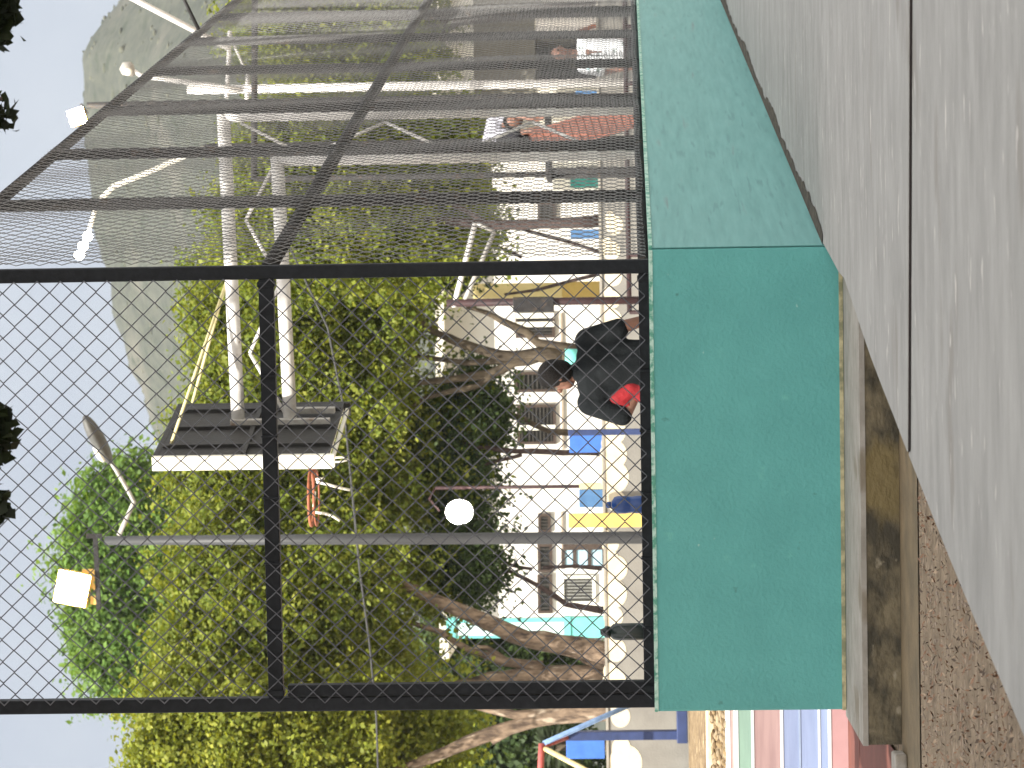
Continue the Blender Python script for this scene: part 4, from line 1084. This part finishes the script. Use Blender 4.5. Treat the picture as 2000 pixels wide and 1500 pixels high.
# person in black at the court edge, back to the viewer, head turned left
YA = 20.5; A = at(1262, 726, YA); A.z = 0
def pA(x, y, z): return A + V((x, y, z))
per = thing('person', A, 'person in black shirt seen from behind, elbow out, holding a red cloth, looking left', 'person')
k = 1.0
hdc = pA(-.012, .03, 1.475)
sh_l, sh_r = pA(-.185, .0, 1.275), pA(.195, .0, 1.285)
el_l, el_r = pA(-.275, -.05, 1.065), pA(.285, -.02, 1.045)
wr_l, wr_r = pA(-.135, -.02, .985), pA(.345, .05, .83)
body = [(pA(.01, .01, 1.18), pA(.01, .0, .98), .105, .10), (pA(-.08, .0, 1.24), pA(.09, 0, 1.24), .085, .085), (pA(-.05, 0, .93), pA(.08, 0, .93), .11, .11),
        (pA(.012, .015, 1.28), pA(.0, .025, 1.40), .055, .052), (hdc, (.078, .096, .108)), (hdc + V((-.035, .02, -.055)), (.055, .06, .055)),
        (hdc + V((-.098, .028, -.012)), (.018, .016, .02)), (hdc + V((.045, -.045, -.015)), (.014, .022, .03)), (hdc + V((-.02, -.085, -.01)), (.02, .012, .028)),
        (sh_l, el_l, .05, .040), (el_l, wr_l, .040, .028), (sh_r, el_r, .05, .040), (el_r, wr_r, .040, .028),
        (pA(-.07, 0, .92), pA(-.09, -.01, .48), .085, .058), (pA(-.09, -.01, .48), pA(-.10, .03, .08), .056, .038), (pA(-.10, .03, .06), pA(-.11, .17, .035), .036, .032),
        (pA(.09, 0, .92), pA(.11, -.01, .48), .085, .058), (pA(.11, -.01, .48), pA(.12, .03, .08), .056, .038), (pA(.12, .03, .06), pA(.14, .17, .035), .036, .032)]
body += hand(None, wr_l, (.75, .1, -.5), (.2, -.3, .9)) + hand(None, wr_r, (.1, .15, -1), (-.3, .9, 0))
caps_obj('body', body, SKIN, per, .0065, 4)
shirt = [(pA(-.07, .0, 1.235), pA(.085, 0, 1.235), .118, .118), (pA(.012, 0, 1.16), pA(.03, 0, .90), .142, .132), (pA(-.09, 0, 1.14), pA(-.03, 0, .93), .095, .105), (pA(.115, 0, 1.14), pA(.09, 0, .92), .095, .105),
         (pA(-.09, .005, 1.285), pA(.10, .005, 1.29), .07, .07), (sh_l, sh_l.lerp(el_l, .93), .082, .064), (sh_r, sh_r.lerp(el_r, .80), .082, .066), (pA(.01, .01, 1.32), pA(.008, .012, 1.345), .066, .062)]
caps_obj('shirt', shirt, TEEB, per, .011, 5)
caps_obj('trousers', [(pA(-.05, 0, .90), pA(.08, 0, .90), .128, .128), (pA(-.075, 0, .88), pA(-.095, -.01, .46), .105, .078), (pA(-.095, -.01, .46), pA(-.10, .02, .10), .078, .062),
                      (pA(.095, 0, .88), pA(.115, -.01, .46), .105, .078), (pA(.115, -.01, .46), pA(.12, .02, .10), .078, .062)], TROUB, per, .014, 5)
caps_obj('hair', [(hdc + V((.012, -.016, .022)), (.088, .098, .100)), (hdc + V((.02, -.045, -.025)), (.074, .062, .075)), (hdc + V((-.01, .02, .075)), (.07, .085, .045))], HAIR, per, .008, 2)
rd = bpy.data.objects.new
mb_items = [(pA(-.155, -.045, 1.105), pA(-.10, -.05, 1.02), .055, .06), (pA(-.10, -.05, 1.03), pA(-.12, -.05, .92), .058, .045), (pA(-.20, -.05, 1.09), pA(-.205, -.05, 1.04), .022, .024), (pA(-.155, -.055, .97), pA(-.16, -.05, .90), .035, .02)]
rc_ = caps_obj('red_cloth', mb_items, REDC, None if False else per, .012, 3)
rc_.parent = None; rc_.location = A; tag(rc_, 'crumpled red cloth held at the waist by the person in black', 'cloth')

# person in a white printed shirt in the doorway, facing the viewer
YBp = 39.2; B = at(1200, 103, YBp); B.z = 0
B.z = 0.0
def pB(x, y, z): return B + V((x, y, z))
per = thing('person', B, 'person in white printed shirt facing the viewer from the dark doorway', 'person')
zc = vz(1092, 98, YBp); dz = zc - 1.70
def pB(x, y, z): return B + V((x, y, z + dz))
hc = pB(.0, -.01, 1.70)
body = [(hc, (.080, .098, .112)), (hc + V((0, -.03, -.07)), (.055, .06, .05)), (hc + V((0, -.10, -.015)), (.014, .022, .024)), (hc + V((-.08, .01, -.01)), (.012, .02, .03)), (hc + V((.08, .01, -.01)), (.012, .02, .03)),
        (pB(0, .01, 1.48), pB(0, 0, 1.62), .055, .05), (pB(-.10, 0, 1.40), pB(.10, 0, 1.40), .085, .085), (pB(0, 0, 1.34), pB(0, 0, 1.0), .12, .11),
        (pB(-.175, 0, 1.42), pB(-.225, .02, 1.16), .048, .04), (pB(-.225, .02, 1.16), pB(-.20, -.08, .93), .038, .027), (pB(.175, 0, 1.42), pB(.215, .02, 1.16), .048, .04), (pB(.215, .02, 1.16), pB(.20, -.06, .93), .038, .027),
        (pB(-.08, 0, .92), pB(-.10, 0, .48), .085, .058), (pB(-.10, 0, .48), pB(-.10, .02, .06), .056, .04), (pB(-.10, 0, .05), pB(-.11, -.15, .035), .036, .03),
        (pB(.08, 0, .92), pB(.10, 0, .48), .085, .058), (pB(.10, 0, .48), pB(.10, .02, .06), .056, .04), (pB(.10, 0, .05), pB(.11, -.15, .035), .036, .03)]
body += hand(None, pB(-.20, -.08, .92), (0, -.1, -1), (.2, -1, 0)) + hand(None, pB(.20, -.06, .92), (0, -.1, -1), (-.2, -1, 0))
caps_obj('body', body, SKIN, per, .0075, 3)
caps_obj('shirt', [(pB(-.09, 0, 1.385), pB(.09, 0, 1.385), .108, .108), (pB(-.05, 0, 1.30), pB(-.05, 0, .96), .125, .125), (pB(.05, 0, 1.30), pB(.05, 0, .96), .125, .125), (pB(-.17, 0, 1.42), pB(-.215, .01, 1.22), .072, .066), (pB(.17, 0, 1.42), pB(.21, .01, 1.22), .072, .066)], TEEW, per, .013, 4)
caps_obj('trousers', [(pB(-.05, 0, .90), pB(.05, 0, .90), .125, .125), (pB(-.085, 0, .88), pB(-.10, 0, .10), .10, .065), (pB(.085, 0, .88), pB(.10, 0, .10), .10, .065)], TROUB, per, .015, 4)
caps_obj('hair', [(hc + V((0, .022, .035)), (.088, .098, .092)), (hc + V((0, .05, -.02)), (.078, .06, .08))], HAIR, per, .01, 2)
for s_ in (-1, 1):
    mb = MB(); mb.ell(hc + V((.032 * s_, -.090, .012)), (.014, .008, .009), 0, 10, 6); mb.build('eye', HAIR, per)
mb = MB(); mb.ell(hc + V((0, -.094, -.058)), (.024, .007, .007), 0, 10, 6); mb.build('mouth', pmat('lip', (.24, .08, .07), (.2, .06, .05), 20, .5), per)
mb = MB(); mb.box((B.x - .5, YBp - .5, 0), (B.x + .6, YBp + .6, max(.02, dz))); 
tag(mb.build('step_block', CONC2, org=(B.x, YBp, 0), bevel=.01), 'concrete block step under the person in the white printed shirt', 'step')

# person bending over at the top of the slide
YCp = YS + 1.3; Cc = at(1062, 262, YCp)
def pC(x, y, z): return Cc + V((x, y, z))
per = thing('person', Cc, 'person in pale grey shirt crouching at the top of the terracotta slide', 'person')
s5 = px(YCp)
def pp(ix, iy, dy=0): return at(ix, iy, YCp + dy)
hip, shd = pp(962, 284), pp(968, 250)
hc = pp(1003, 236, -.12)
body = [(hip + V((0, .05, -.02)), shd, .10, .10), (shd, hc + V((0, .03, .04)), .055, .05), (hc, (.075, .09, .10)), (hc + V((.01, -.08, -.01)), (.014, .02, .022)),
        (shd + V((.08, -.05, -.02)), pp(1000, 222, -.15), .042, .035), (pp(1000, 222, -.15), pp(1036, 232, -.25), .034, .026), (shd + V((-.10, -.06, -.02)), pp(1005, 262, -.2), .042, .035), (pp(1005, 262, -.2), pp(1038, 254, -.28), .034, .026),
        (hip + V((.06, 0, -.05)), pp(1008, 262, -.22), .075, .055), (pp(1008, 262, -.22), pp(1056, 274, 0), .052, .036), (pp(1058, 274, 0), pp(1060, 268, -.14), .034, .03),
        (hip + V((-.07, 0, -.05)), pp(1010, 284, -.22), .075, .055), (pp(1010, 284, -.22), pp(1056, 288, 0), .052, .036), (pp(1058, 288, 0), pp(1060, 284, -.14), .034, .03)]
body += hand(None, pp(1036, 232, -.25), (.05, -.2, -1), (1, 0, 0)) + hand(None, pp(1038, 254, -.28), (.05, -.2, -1), (-1, 0, 0))
caps_obj('body', body, SKIN, per, .0075, 3)
caps_obj('shirt', [(hip + V((-.03, .02, .0)), shd + V((-.02, .0, .0)), .125, .115), (hip + V((.03, .02, -.04)), shd + V((.05, -.02, .0)), .125, .10), (shd + V((.06, -.03, 0)), pp(988, 228, -.10), .068, .05), (shd + V((-.08, -.03, 0)), pp(992, 260, -.14), .068, .052)], TEEG, per, .013, 4)
caps_obj('trousers', [(hip + V((-.04, 0, -.07)), hip + V((.05, 0, -.07)), .11, .11), (hip + V((.06, 0, -.06)), pp(1008, 262, -.22), .09, .066), (pp(1008, 262, -.22), pp(1050, 273, 0), .064, .05), (hip + V((-.07, 0, -.06)), pp(1010, 284, -.22), .09, .066), (pp(1010, 284, -.22), pp(1050, 288, 0), .064, .05)], TROUB, per, .014, 4)
caps_obj('hair', [(hc + V((0, .015, .028)), (.083, .092, .085)), (hc + V((0, .05, 0)), (.07, .05, .07))], HAIR, per, .01, 2)

# ------------------------------------------------------------------ light, sky, air
SUN = V((-.34, -.55, .76)).normalized()
sl_ = bpy.data.lights.new('sun', 'SUN'); so = bpy.data.objects.new('sun', sl_); COL.objects.link(so)
sl_.energy = 4.8; sl_.angle = math.radians(.5); sl_.color = (1, .95, .87)
so.rotation_euler = SUN.to_track_quat('Z', 'Y').to_euler(); so.location = (-20, -20, 30)
w = bpy.data.worlds.new('World'); SC.world = w; w.use_nodes = True
N, L = w.node_tree.nodes, w.node_tree.links
sky = N.new('ShaderNodeTexSky'); sky.sky_type = 'NISHITA'; sky.sun_disc = False
sky.sun_elevation = math.asin(SUN.z); sky.sun_rotation = math.atan2(SUN.x, SUN.y)
sky.air_density = 1.0; sky.dust_density = 3.0; sky.ozone_density = 1.0
mx = N.new('ShaderNodeMix'); mx.data_type = 'RGBA'; mx.inputs[0].default_value = .72
tc = N.new('ShaderNodeTexCoord'); nz = N.new('ShaderNodeTexNoise'); nz.inputs['Scale'].default_value = 10; nz.inputs['Detail'].default_value = 5
L.new(tc.outputs['Generated'], nz.inputs['Vector'])
cr = N.new('ShaderNodeValToRGB'); cr.color_ramp.elements[0].position = .35; cr.color_ramp.elements[1].position = .7
cr.color_ramp.elements[0].color = (2.35, 2.53, 2.95, 1); cr.color_ramp.elements[1].color = (3.2, 3.32, 3.55, 1)
L.new(nz.outputs['Fac'], cr.inputs['Fac'])
# sky brightened overhead and behind as added fill for the shade, dimmer towards the hill
sx = N.new('ShaderNodeSeparateXYZ'); L.new(tc.outputs['Generated'], sx.inputs[0])
mr = N.new('ShaderNodeMapRange'); mr.inputs[1].default_value = .98; mr.inputs[2].default_value = .35; mr.inputs[3].default_value = 0; mr.inputs[4].default_value = 1
L.new(sx.outputs['Y'], mr.inputs[0])
m2 = N.new('ShaderNodeMix'); m2.data_type = 'RGBA'; m2.inputs[7].default_value = (11.5, 11.2, 10.8, 1)
L.new(mr.outputs[0], m2.inputs[0]); L.new(cr.outputs[0], m2.inputs[6])
L.new(sky.outputs[0], mx.inputs[6]); L.new(m2.outputs[2], mx.inputs[7])
mx.inputs[0].default_value = .82
bg = N['Background']; bg.inputs['Strength'].default_value = .1; L.new(mx.outputs[2], bg.inputs['Color'])
# air
mb = MB(); mb.box((-420, -25, -1.2), (420, 700, 100))
hz_ = bpy.data.materials.new('haze_air'); hz_.use_nodes = True
n_ = hz_.node_tree.nodes; n_.remove(n_['Principled BSDF'])
vol = n_.new('ShaderNodeVolumePrincipled'); vol.inputs['Color'].default_value = (.86, .90, .95, 1); vol.inputs['Density'].default_value = .00024; vol.inputs['Anisotropy'].default_value = .2
hz_.node_tree.links.new(vol.outputs[0], n_['Material Output'].inputs['Volume'])
tag(mb.build('haze', hz_), kind='stuff')

SC.view_settings.view_transform = 'Standard'; SC.view_settings.look = 'None'
SC.view_settings.exposure = 1.05; SC.view_settings.gamma = 1
SC.cycles.max_bounces = 6; SC.cycles.diffuse_bounces = 3; SC.cycles.glossy_bounces = 2; SC.cycles.transmission_bounces = 2
SC.cycles.volume_bounces = 0; SC.cycles.use_denoising = True
SC.cycles.sample_clamp_indirect = 4
